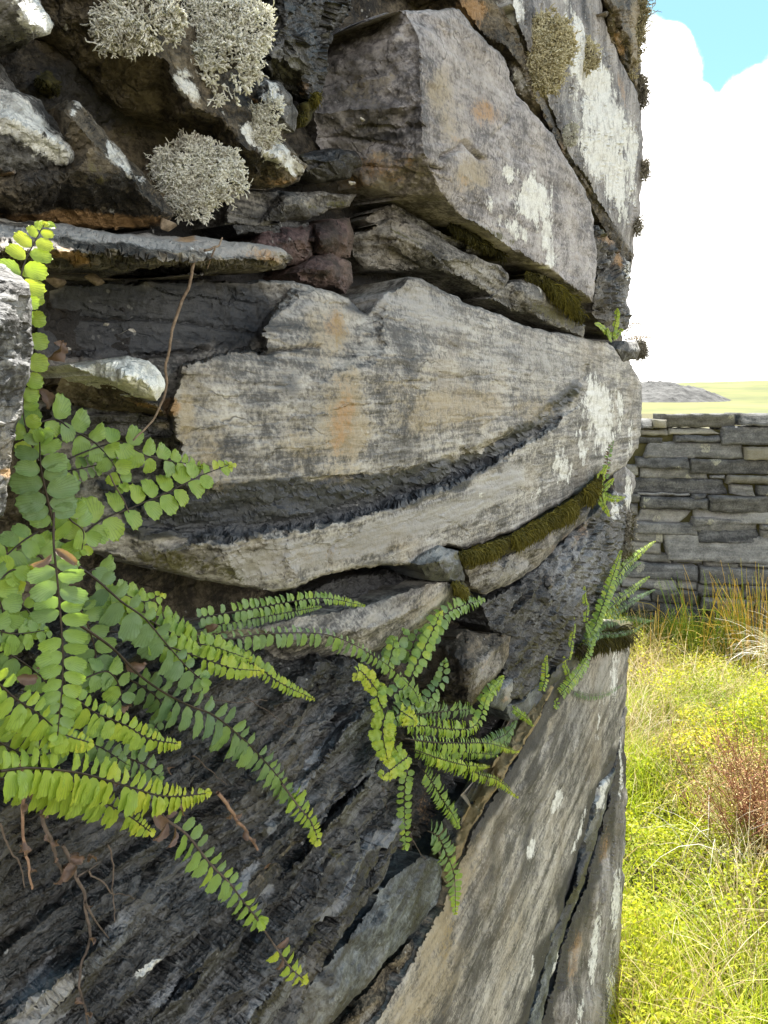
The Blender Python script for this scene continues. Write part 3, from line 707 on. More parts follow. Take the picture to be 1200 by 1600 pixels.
# --- the main slab
BAND = [(150, 760), (280, 752), (400, 754), (500, 748), (600, 740), (690, 722), (760, 698), (830, 666), (896, 606), (906, 612), (862, 670), (790, 714), (705, 762), (630, 792), (540, 812), (450, 834), (330, 852), (200, 830)]
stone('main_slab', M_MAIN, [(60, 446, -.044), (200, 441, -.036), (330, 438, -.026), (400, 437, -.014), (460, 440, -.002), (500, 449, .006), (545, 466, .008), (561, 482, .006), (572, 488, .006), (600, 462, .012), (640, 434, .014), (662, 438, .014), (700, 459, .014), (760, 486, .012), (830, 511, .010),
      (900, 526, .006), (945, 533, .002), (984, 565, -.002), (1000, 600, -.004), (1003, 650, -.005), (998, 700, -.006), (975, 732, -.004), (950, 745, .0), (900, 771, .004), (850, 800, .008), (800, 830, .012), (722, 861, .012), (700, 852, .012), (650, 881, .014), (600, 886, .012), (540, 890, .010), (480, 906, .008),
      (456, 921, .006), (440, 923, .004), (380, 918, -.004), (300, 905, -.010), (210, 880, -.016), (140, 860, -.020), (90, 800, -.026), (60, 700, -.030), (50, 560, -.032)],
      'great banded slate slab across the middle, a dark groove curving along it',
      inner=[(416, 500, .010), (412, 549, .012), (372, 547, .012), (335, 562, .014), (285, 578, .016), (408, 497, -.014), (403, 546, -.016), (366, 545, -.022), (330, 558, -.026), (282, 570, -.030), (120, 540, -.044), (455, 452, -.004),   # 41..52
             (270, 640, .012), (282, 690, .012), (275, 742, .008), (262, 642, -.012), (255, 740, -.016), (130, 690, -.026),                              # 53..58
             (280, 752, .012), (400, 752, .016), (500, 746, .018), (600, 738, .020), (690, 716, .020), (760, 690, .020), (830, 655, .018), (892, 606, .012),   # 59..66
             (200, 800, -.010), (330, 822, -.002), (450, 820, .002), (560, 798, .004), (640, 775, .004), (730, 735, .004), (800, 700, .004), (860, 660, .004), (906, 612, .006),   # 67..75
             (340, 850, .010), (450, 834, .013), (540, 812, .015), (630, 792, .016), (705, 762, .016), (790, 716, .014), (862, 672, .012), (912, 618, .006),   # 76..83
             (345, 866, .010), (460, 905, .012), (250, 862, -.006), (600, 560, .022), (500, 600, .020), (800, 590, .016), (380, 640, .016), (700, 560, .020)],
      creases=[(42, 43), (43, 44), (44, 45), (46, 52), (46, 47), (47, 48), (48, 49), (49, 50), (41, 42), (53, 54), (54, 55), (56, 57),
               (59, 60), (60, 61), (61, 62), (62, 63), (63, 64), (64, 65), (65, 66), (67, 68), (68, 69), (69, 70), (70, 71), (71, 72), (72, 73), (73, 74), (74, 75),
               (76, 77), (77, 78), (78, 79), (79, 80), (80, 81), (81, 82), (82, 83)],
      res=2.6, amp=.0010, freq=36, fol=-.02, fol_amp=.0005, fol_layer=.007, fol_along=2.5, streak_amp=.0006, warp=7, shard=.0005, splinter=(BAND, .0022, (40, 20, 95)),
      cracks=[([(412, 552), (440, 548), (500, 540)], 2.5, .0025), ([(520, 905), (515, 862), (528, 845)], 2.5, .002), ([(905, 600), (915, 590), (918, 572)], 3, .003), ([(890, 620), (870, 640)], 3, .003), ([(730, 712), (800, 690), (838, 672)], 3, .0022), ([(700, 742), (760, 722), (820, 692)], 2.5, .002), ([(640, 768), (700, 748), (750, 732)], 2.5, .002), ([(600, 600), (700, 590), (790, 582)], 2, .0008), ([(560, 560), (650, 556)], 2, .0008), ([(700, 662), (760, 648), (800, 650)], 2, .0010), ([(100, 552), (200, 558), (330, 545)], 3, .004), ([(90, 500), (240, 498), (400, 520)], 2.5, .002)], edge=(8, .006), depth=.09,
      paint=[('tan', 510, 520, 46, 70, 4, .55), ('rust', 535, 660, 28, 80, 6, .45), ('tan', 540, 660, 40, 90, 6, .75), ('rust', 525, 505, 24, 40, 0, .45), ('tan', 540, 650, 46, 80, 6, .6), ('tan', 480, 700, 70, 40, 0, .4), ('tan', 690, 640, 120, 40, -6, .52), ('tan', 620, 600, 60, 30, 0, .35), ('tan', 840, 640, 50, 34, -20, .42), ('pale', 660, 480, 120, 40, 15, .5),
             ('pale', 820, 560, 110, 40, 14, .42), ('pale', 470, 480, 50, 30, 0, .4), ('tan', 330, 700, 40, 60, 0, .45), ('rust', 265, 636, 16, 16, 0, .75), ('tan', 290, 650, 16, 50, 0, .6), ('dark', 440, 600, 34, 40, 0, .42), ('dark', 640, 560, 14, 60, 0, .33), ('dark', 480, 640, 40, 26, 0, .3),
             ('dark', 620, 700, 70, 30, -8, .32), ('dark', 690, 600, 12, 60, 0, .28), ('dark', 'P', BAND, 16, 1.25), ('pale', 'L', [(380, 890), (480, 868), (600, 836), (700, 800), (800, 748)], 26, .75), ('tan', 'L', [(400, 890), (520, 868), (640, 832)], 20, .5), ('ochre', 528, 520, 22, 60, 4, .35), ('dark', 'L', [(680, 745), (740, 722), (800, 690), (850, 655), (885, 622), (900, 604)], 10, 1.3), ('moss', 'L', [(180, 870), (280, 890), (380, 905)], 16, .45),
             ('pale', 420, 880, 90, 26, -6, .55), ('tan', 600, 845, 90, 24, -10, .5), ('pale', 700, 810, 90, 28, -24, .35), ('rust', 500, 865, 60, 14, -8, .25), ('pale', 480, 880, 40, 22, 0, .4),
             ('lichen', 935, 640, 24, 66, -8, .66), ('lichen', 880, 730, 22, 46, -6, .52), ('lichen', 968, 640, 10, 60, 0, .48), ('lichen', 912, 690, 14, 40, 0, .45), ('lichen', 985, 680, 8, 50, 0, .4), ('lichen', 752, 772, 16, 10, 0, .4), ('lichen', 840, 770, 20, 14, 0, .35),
             ('dark', 190, 500, 190, 70, 0, 1.25), ('dark', 365, 495, 62, 60, 0, .95), ('dark', 150, 660, 110, 60, 0, .6), ('dark', 560, 476, 22, 14, 0, .7), ('moss', 290, 880, 130, 26, 8, .5), ('moss', 520, 862, 24, 12, 0, .36), ('dark', 600, 880, 100, 6, 0, .4)])  # upper-left dark adds plank shade to black slate; notch shadow painted too
stone('white_topped_chip', M_WHITE, [(112, 572, .006), (150, 562, .010), (200, 559, .012), (232, 566, .014), (252, 582, .016), (261, 606, .018), (246, 629, .018), (222, 624, .016), (184, 606, .014), (150, 588, .010)],
      'stone chip with a bright white lichen top', inner=[(200, 588, .030), (235, 603, .030)], amp=.0018, freq=80, edge=(5, .005), depth=.04, paint=[('lichen', 195, 588, 120, 50, 12, 1.5)])
stone('under_chip', M_BROWN, [(100, 580, -.01), (150, 590, .004), (190, 608, .012), (224, 627, .016), (246, 634, .016), (262, 650, .012), (240, 656, -.004), (150, 640, -.014), (80, 625, -.018)], 'brown underside below the white chip', amp=.0015, edge=(4, .003), depth=.03, paint=[('rust', 230, 636, 34, 8, 20, .5)])
stone('end_layer', M_DARK, [(72, 640, -.02), (130, 616, -.016), (200, 640, -.004), (262, 654, .006), (276, 676, .008), (230, 690, -.004), (150, 680, -.014), (80, 690, -.02)], 'broken slate layer at the left end of the slab', amp=.0015, fol_amp=.0015, fol_layer=.004, edge=(4, .003), depth=.03, paint=[('tan', 255, 665, 20, 10, 0, .4)])

# --- below the slab
stone('moss_ledge', M_GREY, [(722, 882, .004), (760, 876, .010), (800, 862, .012), (850, 838, .010), (890, 815, .008), (925, 792, .004), (915, 815, .002), (880, 838, .002), (840, 886, .004), (806, 908, .006), (760, 928, .004), (730, 918, .002)],
      'pale ledge under the strip of moss', inner=[(790, 890, .016), (850, 858, .014)], amp=.0018, freq=60, edge=(5, .004), fol=.2, streak_amp=.001, depth=.05, paint=[('pale', 780, 895, 50, 18, -20, .5), ('rust', 880, 850, 40, 12, -50, .4)])
stone('long_ledge', M_PALE, [(300, 985, -.004), (400, 978, .0), (460, 964, .004), (545, 950, .008), (600, 932, .010), (648, 914, .012), (700, 908, .012), (724, 922, .012), (718, 948, .010), (668, 977, .006), (604, 1006, .0), (560, 1028, -.004), (460, 1036, -.010), (300, 1030, -.016)],
      'long grey ledge under the slab, ferns growing across it', inner=[(450, 1000, .008), (560, 985, .014), (650, 950, .016)], creases=[(14, 15), (15, 16)], amp=.0016, freq=50, edge=(6, .005), fol=.15, fol_amp=.0012, fol_layer=.006, streak_amp=.001, depth=.05,
      paint=[('dark', 430, 1000, 80, 20, 0, .35), ('pale', 600, 965, 80, 22, -18, .4), ('tan', 650, 950, 60, 20, -15, .35)])
stone('dark_knob', M_BLUE, [(640, 882), (660, 862), (684, 850), (712, 860), (726, 884), (728, 906), (710, 914), (672, 906)], 'dark knob of slate wedged under the slab', o=.016, inner=[(685, 880, .030)], amp=.0025, freq=70, edge=(8, .006), depth=.04, paint=[('dark', 680, 890, 50, 24, 0, .55), ('moss', 715, 868, 12, 10, 0, .6)])
stone('gritty_chips', M_DARK, [(480, 925), (520, 905), (600, 893), (650, 884), (676, 908), (640, 918), (590, 936), (540, 948), (490, 956)], 'black gritty chips in the gap under the slab', o=-.012, amp=.004, freq=90, ridged=True, edge=(5, .004), depth=.03, paint=[('dark', 570, 920, 100, 30, -10, .8)])
stone('rough_rock', M_DARK, [(748, 945), (800, 915), (838, 890), (870, 852), (905, 820), (935, 790), (958, 768), (976, 774), (982, 815), (974, 850), (962, 890), (945, 930), (928, 965), (905, 1005), (872, 1036), (842, 1070), (818, 1096), (792, 1090), (786, 1050), (796, 1000), (765, 985)],
      'rough bluish rock mass under the moss, near the far end', o=.0, inner=[(850, 930, .012), (900, 870, .012), (830, 1000, .006), (880, 960, .014), (800, 950, .0)], amp=.0042, freq=42, ridged=True, edge=(7, .006), depth=.08, fol=.35, fol_amp=.0042, fol_layer=.009, fol_along=4, streak_amp=.0010, shard=.004, sh_f=(20, 12, 60), warp=9,
      paint=[('pale', 890, 880, 50, 70, 20, .42), ('pale', 830, 960, 40, 40, 20, .3), ('lichen', 960, 790, 10, 30, 0, .5), ('rust', 905, 835, 40, 10, -50, .4), ('dark', 840, 920, 40, 24, -20, .45), ('dark', 800, 1000, 30, 40, 0, .5), ('rust', 850, 905, 26, 22, 0, .25), ('dark', 880, 1010, 40, 20, -50, .4)])
stone('cut_block', M_BROWN, [(690, 1010, -.014), (730, 985, -.008), (770, 990, .0), (796, 996, .008), (794, 1024, .010), (782, 1050, .012), (755, 1080, .012), (735, 1102, .010), (700, 1100, -.004), (680, 1070, -.016)], 'squared dark block beside the middle fern, one paler face', inner=[(735, 1045, .020), (730, 1092, .016), (788, 1004, .012)], creases=[(11, 10), (10, 12)], amp=.0018, freq=60, edge=(4, .003), depth=.05,
      paint=[('dark', 705, 1050, 40, 60, 0, .4), ('pale', 765, 1045, 34, 50, 45, .42), ('rust', 770, 1040, 30, 40, 45, .22)])
stone('small_block', M_BLUE, [(758, 1082), (775, 1064), (806, 1052), (812, 1066), (808, 1084), (786, 1112), (764, 1106)], 'small broken block right of the squared one', o=.0, inner=[(790, 1076, .008)], amp=.0016, edge=(4, .003), depth=.04, paint=[('pale', 798, 1082, 14, 18, 0, .6), ('rust', 790, 1092, 16, 8, -30, .35)])
stone('blue_ledge', M_BLUE, [(790, 1100), (815, 1092), (845, 1064), (880, 1028), (908, 1000), (928, 966), (936, 985), (915, 1020), (885, 1060), (850, 1096), (815, 1122), (795, 1126)], 'bluish slate edge behind the far ferns', o=.0, inner=[(860, 1056, .010)], amp=.002, freq=60, edge=(5, .004), depth=.05, paint=[('dark', 860, 1070, 60, 16, -48, .5), ('moss', 830, 1106, 24, 8, -30, .45)])
stone('rough_rock_face', M_DARK, [(-200, 985, -.01), (100, 960, -.012), (250, 975, -.010), (400, 1018, -.008), (500, 1034, -.006), (560, 1040, -.004), (592, 1075, -.006), (604, 1150, -.004), (622, 1230, .0), (616, 1310, .004), (600, 1366, .008), (560, 1420, .008), (520, 1480, .006), (480, 1530, .004), (440, 1600, .002), (400, 1700, .0), (300, 1950, .0), (-200, 1950, .0)],
      'dark earthy rock face with slanting grain, lower left', inner=[(300, 1200, .004), (450, 1250, .010), (520, 1180, .006), (200, 1400, .008), (350, 1450, .010), (500, 1350, .014), (100, 1200, -.004)],
      res=2.7, amp=.0032, freq=46, octv=6, gain=.6, ridged=True, fol=A_DIAG, fol_amp=.0050, fol_layer=.016, fol_along=9, streak_amp=.0012, big_amp=.013, shard=.0050, sh_f=(24, 9, 62), warp=9, edge=(8, .006), depth=.08,
      paint=[('pale', 'L', [(470, 1200), (530, 1130), (590, 1085)], 9, .75), ('pale', 'L', [(450, 1330), (520, 1240), (600, 1160)], 9, .75), ('pale', 'L', [(480, 1420), (550, 1330), (610, 1280)], 11, .75), ('pale', 'L', [(240, 1560), (300, 1500), (380, 1440), (420, 1390)], 9, .7), ('pale', 'L', [(300, 1640), (360, 1570), (430, 1500)], 7, .65), ('pale', 'L', [(400, 1290), (440, 1250), (480, 1200)], 6, .6), ('pale', 'L', [(330, 1400), (380, 1340)], 5, .6), ('pale', 40, 1545, 70, 22, -42, .7), ('pale', 80, 1585, 40, 14, -30, .7), ('pale', 440, 1270, 26, 12, -50, .4), ('lichen', 205, 1455, 26, 10, -35, .55), ('lichen', 215, 1500, 26, 5, -35, .7),
             ('tan', 420, 1350, 80, 20, -50, .3), ('moss', 510, 1330, 14, 24, -40, .5), ('moss', 470, 1450, 16, 18, 0, .5), ('dark', 380, 1180, 90, 80, 0, .35), ('dark', 100, 1350, 160, 120, 0, .35), ('pale', 180, 1450, 40, 12, -45, .35)])
for ol, mid_, lb in [([(428, 1262), (470, 1200), (528, 1128), (588, 1072), (604, 1088), (610, 1122), (560, 1180), (500, 1240), (446, 1292)], [(470, 1226, .018), (560, 1122, .018)], 'split slate ledge just left of the middle fern'),
                     ([(410, 1402), (452, 1336), (520, 1262), (600, 1176), (622, 1204), (606, 1262), (540, 1322), (440, 1420)], [(470, 1346, .020), (570, 1226, .020)], 'split slate ledge below the middle fern, wider than the one above it'),
                     ([(372, 1520), (440, 1436), (520, 1352), (592, 1296), (616, 1316), (598, 1362), (520, 1440), (452, 1522), (410, 1560)], [(450, 1462, .022), (560, 1340, .022)], 'split slate ledge beside the smooth blue grey slab'),
                     ([(222, 1606), (280, 1530), (350, 1450), (418, 1384), (436, 1402), (398, 1466), (320, 1552), (262, 1640)], [(300, 1540, .018), (390, 1432, .018)], 'narrow split ledge low on the rock face'),
                     ([(-30, 1620), (40, 1548), (120, 1482), (196, 1436), (214, 1452), (160, 1512), (80, 1580), (20, 1660)], [(60, 1560, .018), (150, 1486, .018)], 'pale streaked ledge at the lower left corner'),
                     ([(290, 1690), (340, 1610), (420, 1530), (470, 1490), (482, 1510), (430, 1590), (380, 1680)], [(380, 1600, .018), (440, 1530, .018)], 'split ledge at the bottom edge')]:
    stone('slate_ledge', M_LEDGE, ol, lb, o=.004, inner=mid_, creases=[(len(ol), len(ol) + 1)], amp=.0012, edge=(3, .002), fol=A_DIAG, fol_amp=.0016, fol_layer=.005, fol_along=7, streak_amp=.0010, shard=.0016, sh_f=(40, 12, 90), depth=.03, warp=6, jit=4,
          paint=[('pale', 60, 1560, 70, 26, -42, .75)])
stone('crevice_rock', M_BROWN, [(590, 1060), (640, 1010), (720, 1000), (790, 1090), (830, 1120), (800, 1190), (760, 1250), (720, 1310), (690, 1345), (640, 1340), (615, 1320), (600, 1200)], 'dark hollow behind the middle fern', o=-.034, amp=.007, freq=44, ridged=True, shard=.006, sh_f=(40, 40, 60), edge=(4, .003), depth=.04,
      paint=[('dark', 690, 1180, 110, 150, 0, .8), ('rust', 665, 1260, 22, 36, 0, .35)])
stone('blue_slab', M_BLUE, [(575, 1420, .004), (612, 1366, .008), (660, 1334, .008), (688, 1345, .008), (694, 1385, .006), (665, 1432, .008), (640, 1462, .008), (600, 1505, .010), (555, 1560, .010), (515, 1605, .010), (450, 1720, .01), (380, 1720, .004), (430, 1625, .002), (470, 1550, .002), (500, 1515, .006), (540, 1472, .006)],
      'smooth blue grey slab slanting up at the bottom', inner=[(600, 1440, .013), (655, 1375, .012), (530, 1545, .014)], amp=.0022, freq=45, edge=(5, .004), fol=A_LOW, fol_amp=.0008, fol_layer=.010, depth=.06,
      paint=[('dark', 512, 1526, 18, 16, 0, .7), ('pale', 620, 1400, 26, 60, 42, .25), ('dark', 545, 1480, 8, 60, 40, .4)])
stone('brown_strip', M_BROWN, [(520, 1610, -.002), (560, 1562, .0), (604, 1508, .0), (642, 1466, .002), (668, 1432, .002), (692, 1400, .0), (702, 1372, -.002), (712, 1365, .0), (690, 1420, .002), (660, 1470, .002), (620, 1540, .002), (585, 1600, .002), (540, 1720, .002), (470, 1720, -.004)],
      'crumbly brown layer between the two slanting slabs', inner=[(620, 1500, .008), (570, 1580, .008)], amp=.003, freq=60, ridged=True, edge=(4, .003), fol=A_LOW, fol_amp=.0015, fol_layer=.006, depth=.05, paint=[('tan', 610, 1530, 30, 70, 40, .35), ('pale', 575, 1585, 12, 40, 38, .4)])
stone('ochre_layer', M_PALE, [(834, 1092, -.006), (858, 1064, .0), (866, 1074, .008), (832, 1140, .011), (790, 1210, .011), (752, 1272, .011), (724, 1326, .012), (704, 1382, .012), (684, 1370, .004), (702, 1318, .0), (745, 1240, -.004), (794, 1156, -.006)],
      'narrow ochre edge along the leaning slab', amp=.0012, edge=(4, .004), depth=.016, taper=.6, paint=[('ochre', 'L', [(850, 1080), (800, 1180), (730, 1300), (694, 1375)], 20, 1.0), ('moss', 830, 1100, 20, 20, 0, .3)])
stone('leaning_slab', M_PALE, [(868, 1062, .004), (905, 1030, .0), (955, 985, -.014), (982, 970, -.018), (984, 1010, -.010), (978, 1080, -.004), (972, 1130, -.002), (962, 1200, -.002), (936, 1226, .0), (920, 1290, .0), (902, 1345, .002), (880, 1420, .002), (850, 1500, .004), (822, 1600, .006), (790, 1720, .008), (500, 1720, .010), (578, 1610, .010), (640, 1505, .012), (690, 1420, .012), (712, 1360, .012), (740, 1290, .012), (782, 1222, .010), (830, 1140, .008)],
      'long pale leaning slab with brown and grey drip streaks', inner=[(850, 1200, .012), (760, 1400, .018), (690, 1560, .016), (760, 1290, .014)], amp=.0009, freq=24, edge=(5, .004), fol=A_LOW, fol_amp=.0006, fol_layer=.012, fol_along=2, streak_amp=.0006, depth=.09, shard=.0005, sh_f=(40, 8, 90),
      cracks=[([(905, 1340), (925, 1250), (955, 1190)], 3, .003), ([(720, 1420), (800, 1250), (860, 1150)], 2.5, .0012), ([(700, 1580), (770, 1420), (850, 1250)], 2.5, .0012)],
      paint=[('dark', 'L', [(872, 1068), (806, 1178), (752, 1284), (716, 1370), (690, 1425)], 17, .9), ('tan', 690, 1440, 30, 140, 24, .6), ('tan', 660, 1560, 50, 120, 22, .5), ('dark', 'L', [(962, 1195), (938, 1235), (905, 1345), (878, 1440), (835, 1570), (800, 1700)], 20, .95), ('ochre', 700, 1470, 14, 90, 20, .4), ('dark', 'L', [(770, 1360), (720, 1480), (690, 1600)], 9, .5), ('dark', 'L', [(905, 1100), (840, 1260), (800, 1400)], 9, .42), ('dark', 'L', [(880, 1120), (800, 1290)], 7, .42), ('dark', 770, 1330, 14, 90, 18, .36), ('dark', 745, 1500, 10, 110, 12, .4), ('tan', 800, 1480, 20, 120, 14, .3),  # first dark line: left edge band of dark slate, its shadow painted in
             ('lichen', 868, 1255, 9, 30, 22, .62), ('lichen', 830, 1325, 7, 26, 18, .6), ('lichen', 960, 1060, 9, 60, 6, .5), ('lichen', 935, 1130, 6, 50, 10, .4), ('pale', 900, 1130, 24, 100, 18, .4), ('pale', 940, 1060, 14, 60, 8, .45), ('lichen', 905, 1300, 5, 70, 18, .5), ('lichen', 830, 1520, 5, 40, 15, .5)])
stone('dark_joint_rock', M_BLUE, [(962, 1198, .002), (950, 1240, .004), (930, 1320, .004), (905, 1400, .006), (885, 1450, .006), (865, 1520, .006), (842, 1620, .006), (815, 1720, .008), (785, 1720, .0), (822, 1602, .0), (850, 1502, .0), (880, 1422, .0), (903, 1346, .0), (920, 1290, .0), (936, 1228, .0)],
      'dark blue joint with white lichen beside the leaning slab', inner=[(900, 1380, .012)], amp=.003, freq=50, ridged=True, edge=(4, .003), depth=.06, fol=A_LOW, streak_amp=.001,
      paint=[('dark', 905, 1380, 18, 120, 18, .7), ('lichen', 940, 1240, 9, 30, 10, .6), ('lichen', 905, 1420, 12, 40, 12, .55), ('lichen', 870, 1500, 4, 40, 18, .5), ('rust', 885, 1520, 12, 40, 12, .55)])
stone('end_stone', M_LICH, [(983, 990, -.016), (979, 1100, -.006), (976, 1180, -.004), (979, 1240, -.004), (978, 1300, -.004), (973, 1350, -.002), (974, 1400, -.002), (968, 1480, .0), (966, 1560, .0), (962, 1720, .004), (812, 1720, .006), (842, 1610, .004), (866, 1515, .004), (886, 1448, .004), (908, 1392, .004), (930, 1322, .002), (951, 1238, .002), (965, 1180, .0), (972, 1120, -.002)],
      'tall end stone with rust and white vertical streaks beside the grass', inner=[(940, 1400, .010), (900, 1580, .014), (960, 1260, .006)], amp=.0024, freq=45, edge=(5, .005), fol=1.45, fol_amp=.0014, fol_layer=.012, fol_along=5, streak_amp=.001, depth=.12,
      paint=[('rust', 945, 1320, 12, 46, 5, .38), ('dark', 'L', [(968, 1180), (952, 1240), (930, 1330), (905, 1420), (880, 1500), (850, 1600), (825, 1700)], 18, .9), ('dark', 948, 1290, 16, 40, 0, .45), ('rust', 900, 1490, 12, 60, 10, .38), ('lichen', 963, 1400, 9, 60, 3, .6), ('lichen', 930, 1480, 9, 90, 6, .55), ('lichen', 955, 1560, 10, 80, 3, .5), ('lichen', 905, 1600, 8, 60, 8, .5), ('dark', 920, 1420, 10, 50, 12, .5), ('lichen', 970, 1200, 5, 60, 0, .5)])
stone('end_cobble', M_CRUST, [(962, 546), (978, 532), (998, 534), (1006, 550), (994, 564), (974, 566)], 'small cobble poking out against the sky', o=.0, inner=[(986, 548, .008)], amp=.003, freq=80, edge=(6, .006), depth=.05, paint=[('lichen', 990, 542, 12, 8, 0, .4)])
stone('end_cobble', M_LICH, [(955, 742), (975, 728), (992, 742), (988, 775), (986, 820), (975, 862), (964, 850), (966, 800), (958, 770)], 'white streaked end cobble against the back wall', o=-.004, inner=[(978, 780, .004)], amp=.003, freq=70, edge=(5, .004), depth=.06, paint=[('lichen', 980, 765, 9, 40, 0, .6), ('dark', 965, 760, 10, 20, 0, .5), ('rust', 975, 845, 10, 20, 0, .3)])

# face stones beyond the edges of the photo, so the wall goes on when one steps aside
for ol, mt, oo, fo in [([(-620, -170), (-200, -150), (-190, 60), (-210, 330), (-600, 320)], M_CRUST, .0, 0), ([(-640, 350), (-215, 345), (-210, 620), (-630, 640)], M_GREY, .01, 0), ([(-640, 660), (-215, 640), (-205, 970), (-640, 980)], M_BROWN, .0, 0),
                       ([(-640, 1000), (-215, 990), (-210, 1500), (-640, 1520)], M_DARK, .0, 0), ([(-400, -560), (60, -540), (360, -480), (350, -175), (20, -175), (-380, -190)], M_GREY, .0, 0), ([(380, -480), (760, -420), (770, -175), (570, -170), (385, -175)], M_BROWN, .005, 0),
                       ([(785, -420), (960, -330), (1008, -175), (925, -172), (785, -172)], M_LICH, .0, 0), ([(310, 1760), (500, 1735), (800, 1735), (962, 1735), (950, 1980), (700, 2080), (330, 2050)], M_PALE, .0, 0), ([(-300, 1965), (300, 1965), (310, 2250), (-300, 2270)], M_GREY, .0, 0),
                       ([(330, 2070), (700, 2095), (940, 2000), (930, 2280), (330, 2290)], M_DARK, .0, 0)]:
    cx_, cy_ = np.mean([p[0] for p in ol]), np.mean([p[1] for p in ol])
    stone('face_stone', mt, ol, None, o=oo, inner=[(cx_ - 40, cy_, oo + .012), (cx_ + 50, cy_ - 20, oo + .014)], res=8, jit=5, amp=.003, freq=24, edge=(12, .008), fol_amp=.0012, fol_layer=.01, depth=.06, warp=8)
# ------------------------------------------------------------------ plants of the wall
def catmull(P, n):
    P = np.asarray(P, float)
    P = np.vstack([2 * P[0] - P[1], P, 2 * P[-1] - P[-2]])
    out = []
    m = len(P) - 3
    for i in range(m):
        p0, p1, p2, p3 = P[i:i + 4]
        for t in np.linspace(0, 1, n, endpoint=False):
            out.append(0.5 * (2 * p1 + (p2 - p0) * t + (2 * p0 - 5 * p1 + 4 * p2 - p3) * t * t + (3 * p1 - p0 - 3 * p2 + p3) * t ** 3))
    out.append(P[-2])
    return np.array(out)


def unit(v):
    v = np.asarray(v, float)
    return v / (np.linalg.norm(v) + 1e-12)


class Geo:
    def __init__(self):
        self.V, self.T, self.Q, self.A = [], [], [], []
        self.n = 0

    def add(self, V, T=(), Q=(), A=None):
        V = np.asarray(V, float)
        if len(T):
            self.T.append(np.asarray(T) + self.n)
        if len(Q):
            self.Q.append(np.asarray(Q) + self.n)
        self.V.append(V)
        self.A.append(np.zeros((len(V), 4)) if A is None else A)
        self.n += len(V)

    def tube(self, P, r, k=5, A=None):
        P = np.asarray(P, float)
        n = len(P)
        r = np.broadcast_to(np.asarray(r, float), (n,))
        T = np.gradient(P, axis=0)
        T /= np.linalg.norm(T, axis=1)[:, None] + 1e-12
        ref = np.array([0.31, 0.2, 0.93])
        B = np.cross(T, ref)
        B /= np.linalg.norm(B, axis=1)[:, None] + 1e-12
        N = np.cross(B, T)
        a = np.linspace(0, 2 * np.pi, k, endpoint=False)
        V = (P[:, None] + r[:, None, None] * (np.cos(a)[None, :, None] * B[:, None] + np.sin(a)[None, :, None] * N[:, None])).reshape(-1, 3)
        i = np.arange(n - 1)[:, None] * k
        j = np.arange(k)[None]
        q = np.stack([i + j, i + (j + 1) % k, i + k + (j + 1) % k, i + k + j], -1).reshape(-1, 4)
        self.add(V, Q=q, A=None if A is None else np.tile(A, (len(V), 1)))

    def mesh(self, name, smooth=True, attr='tone'):
        fs = []
        if self.T:
            fs.append(np.concatenate(self.T))
        if self.Q:
            fs.append(np.concatenate(self.Q))
        return mesh_np(name, np.concatenate(self.V), fs, smooth, {attr: np.concatenate(self.A)})


# a pinna: rounded, wedge based leaflet, cupped; attribute: r = tone, g = across, b = along, a = brownness
_u = np.array([0.0, 0.04, 0.10, 0.18, 0.27, 0.36, 0.45, 0.54, 0.63, 0.72, 0.80, 0.87, 0.93, 0.97, 1.0])
_w = np.interp(_u, [0.0, 0.05, 0.16, 0.32, 0.5, 0.68, 0.83, 0.94, 1.0], [0.07, 0.42, 0.80, 0.98, 1.0, 0.92, 0.72, 0.42, 0.0]) * np.where(np.arange(15) % 2, 1.035, 0.955)


def pinna(g, base, L, N, length, width, tone, brown, cup, rng, wav=0.0):
    B = unit(np.cross(N, L))
    N = unit(np.cross(L, B))
    V, A = [], []
    sk = rng.normal(0, 0.06)
    ph = rng.uniform(0, 6.3)
    for i, (u, w) in enumerate(zip(_u, _w)):
        for s in (-1, -0.5, 0, 0.5, 1):
            x = u * length
            y = s * w * width * 0.5 * (1 + sk * s)
            edge_wav = wav * math.sin(ph + u * 14 + s * 2) * abs(s) * width
            z = cup * width * (s * s * 0.5 * w * w) - cup * length * 0.25 * (u - 0.5) ** 2 * 2 + edge_wav
            V.append(base + L * (x * (1 - 0.08 * abs(s) * (u > 0.9))) + B * y + N * z)
            A.append((tone, s * w * 0.5 + 0.5, u, brown))
    q = []
    m = len(_u)
    for i in range(m - 1):
        for j in range(4):
            a = i * 5 + j
            q.append((a, a + 1, a + 6, a + 5))
    g.add(V, Q=q, A=np.array(A))


CAMV = CAM


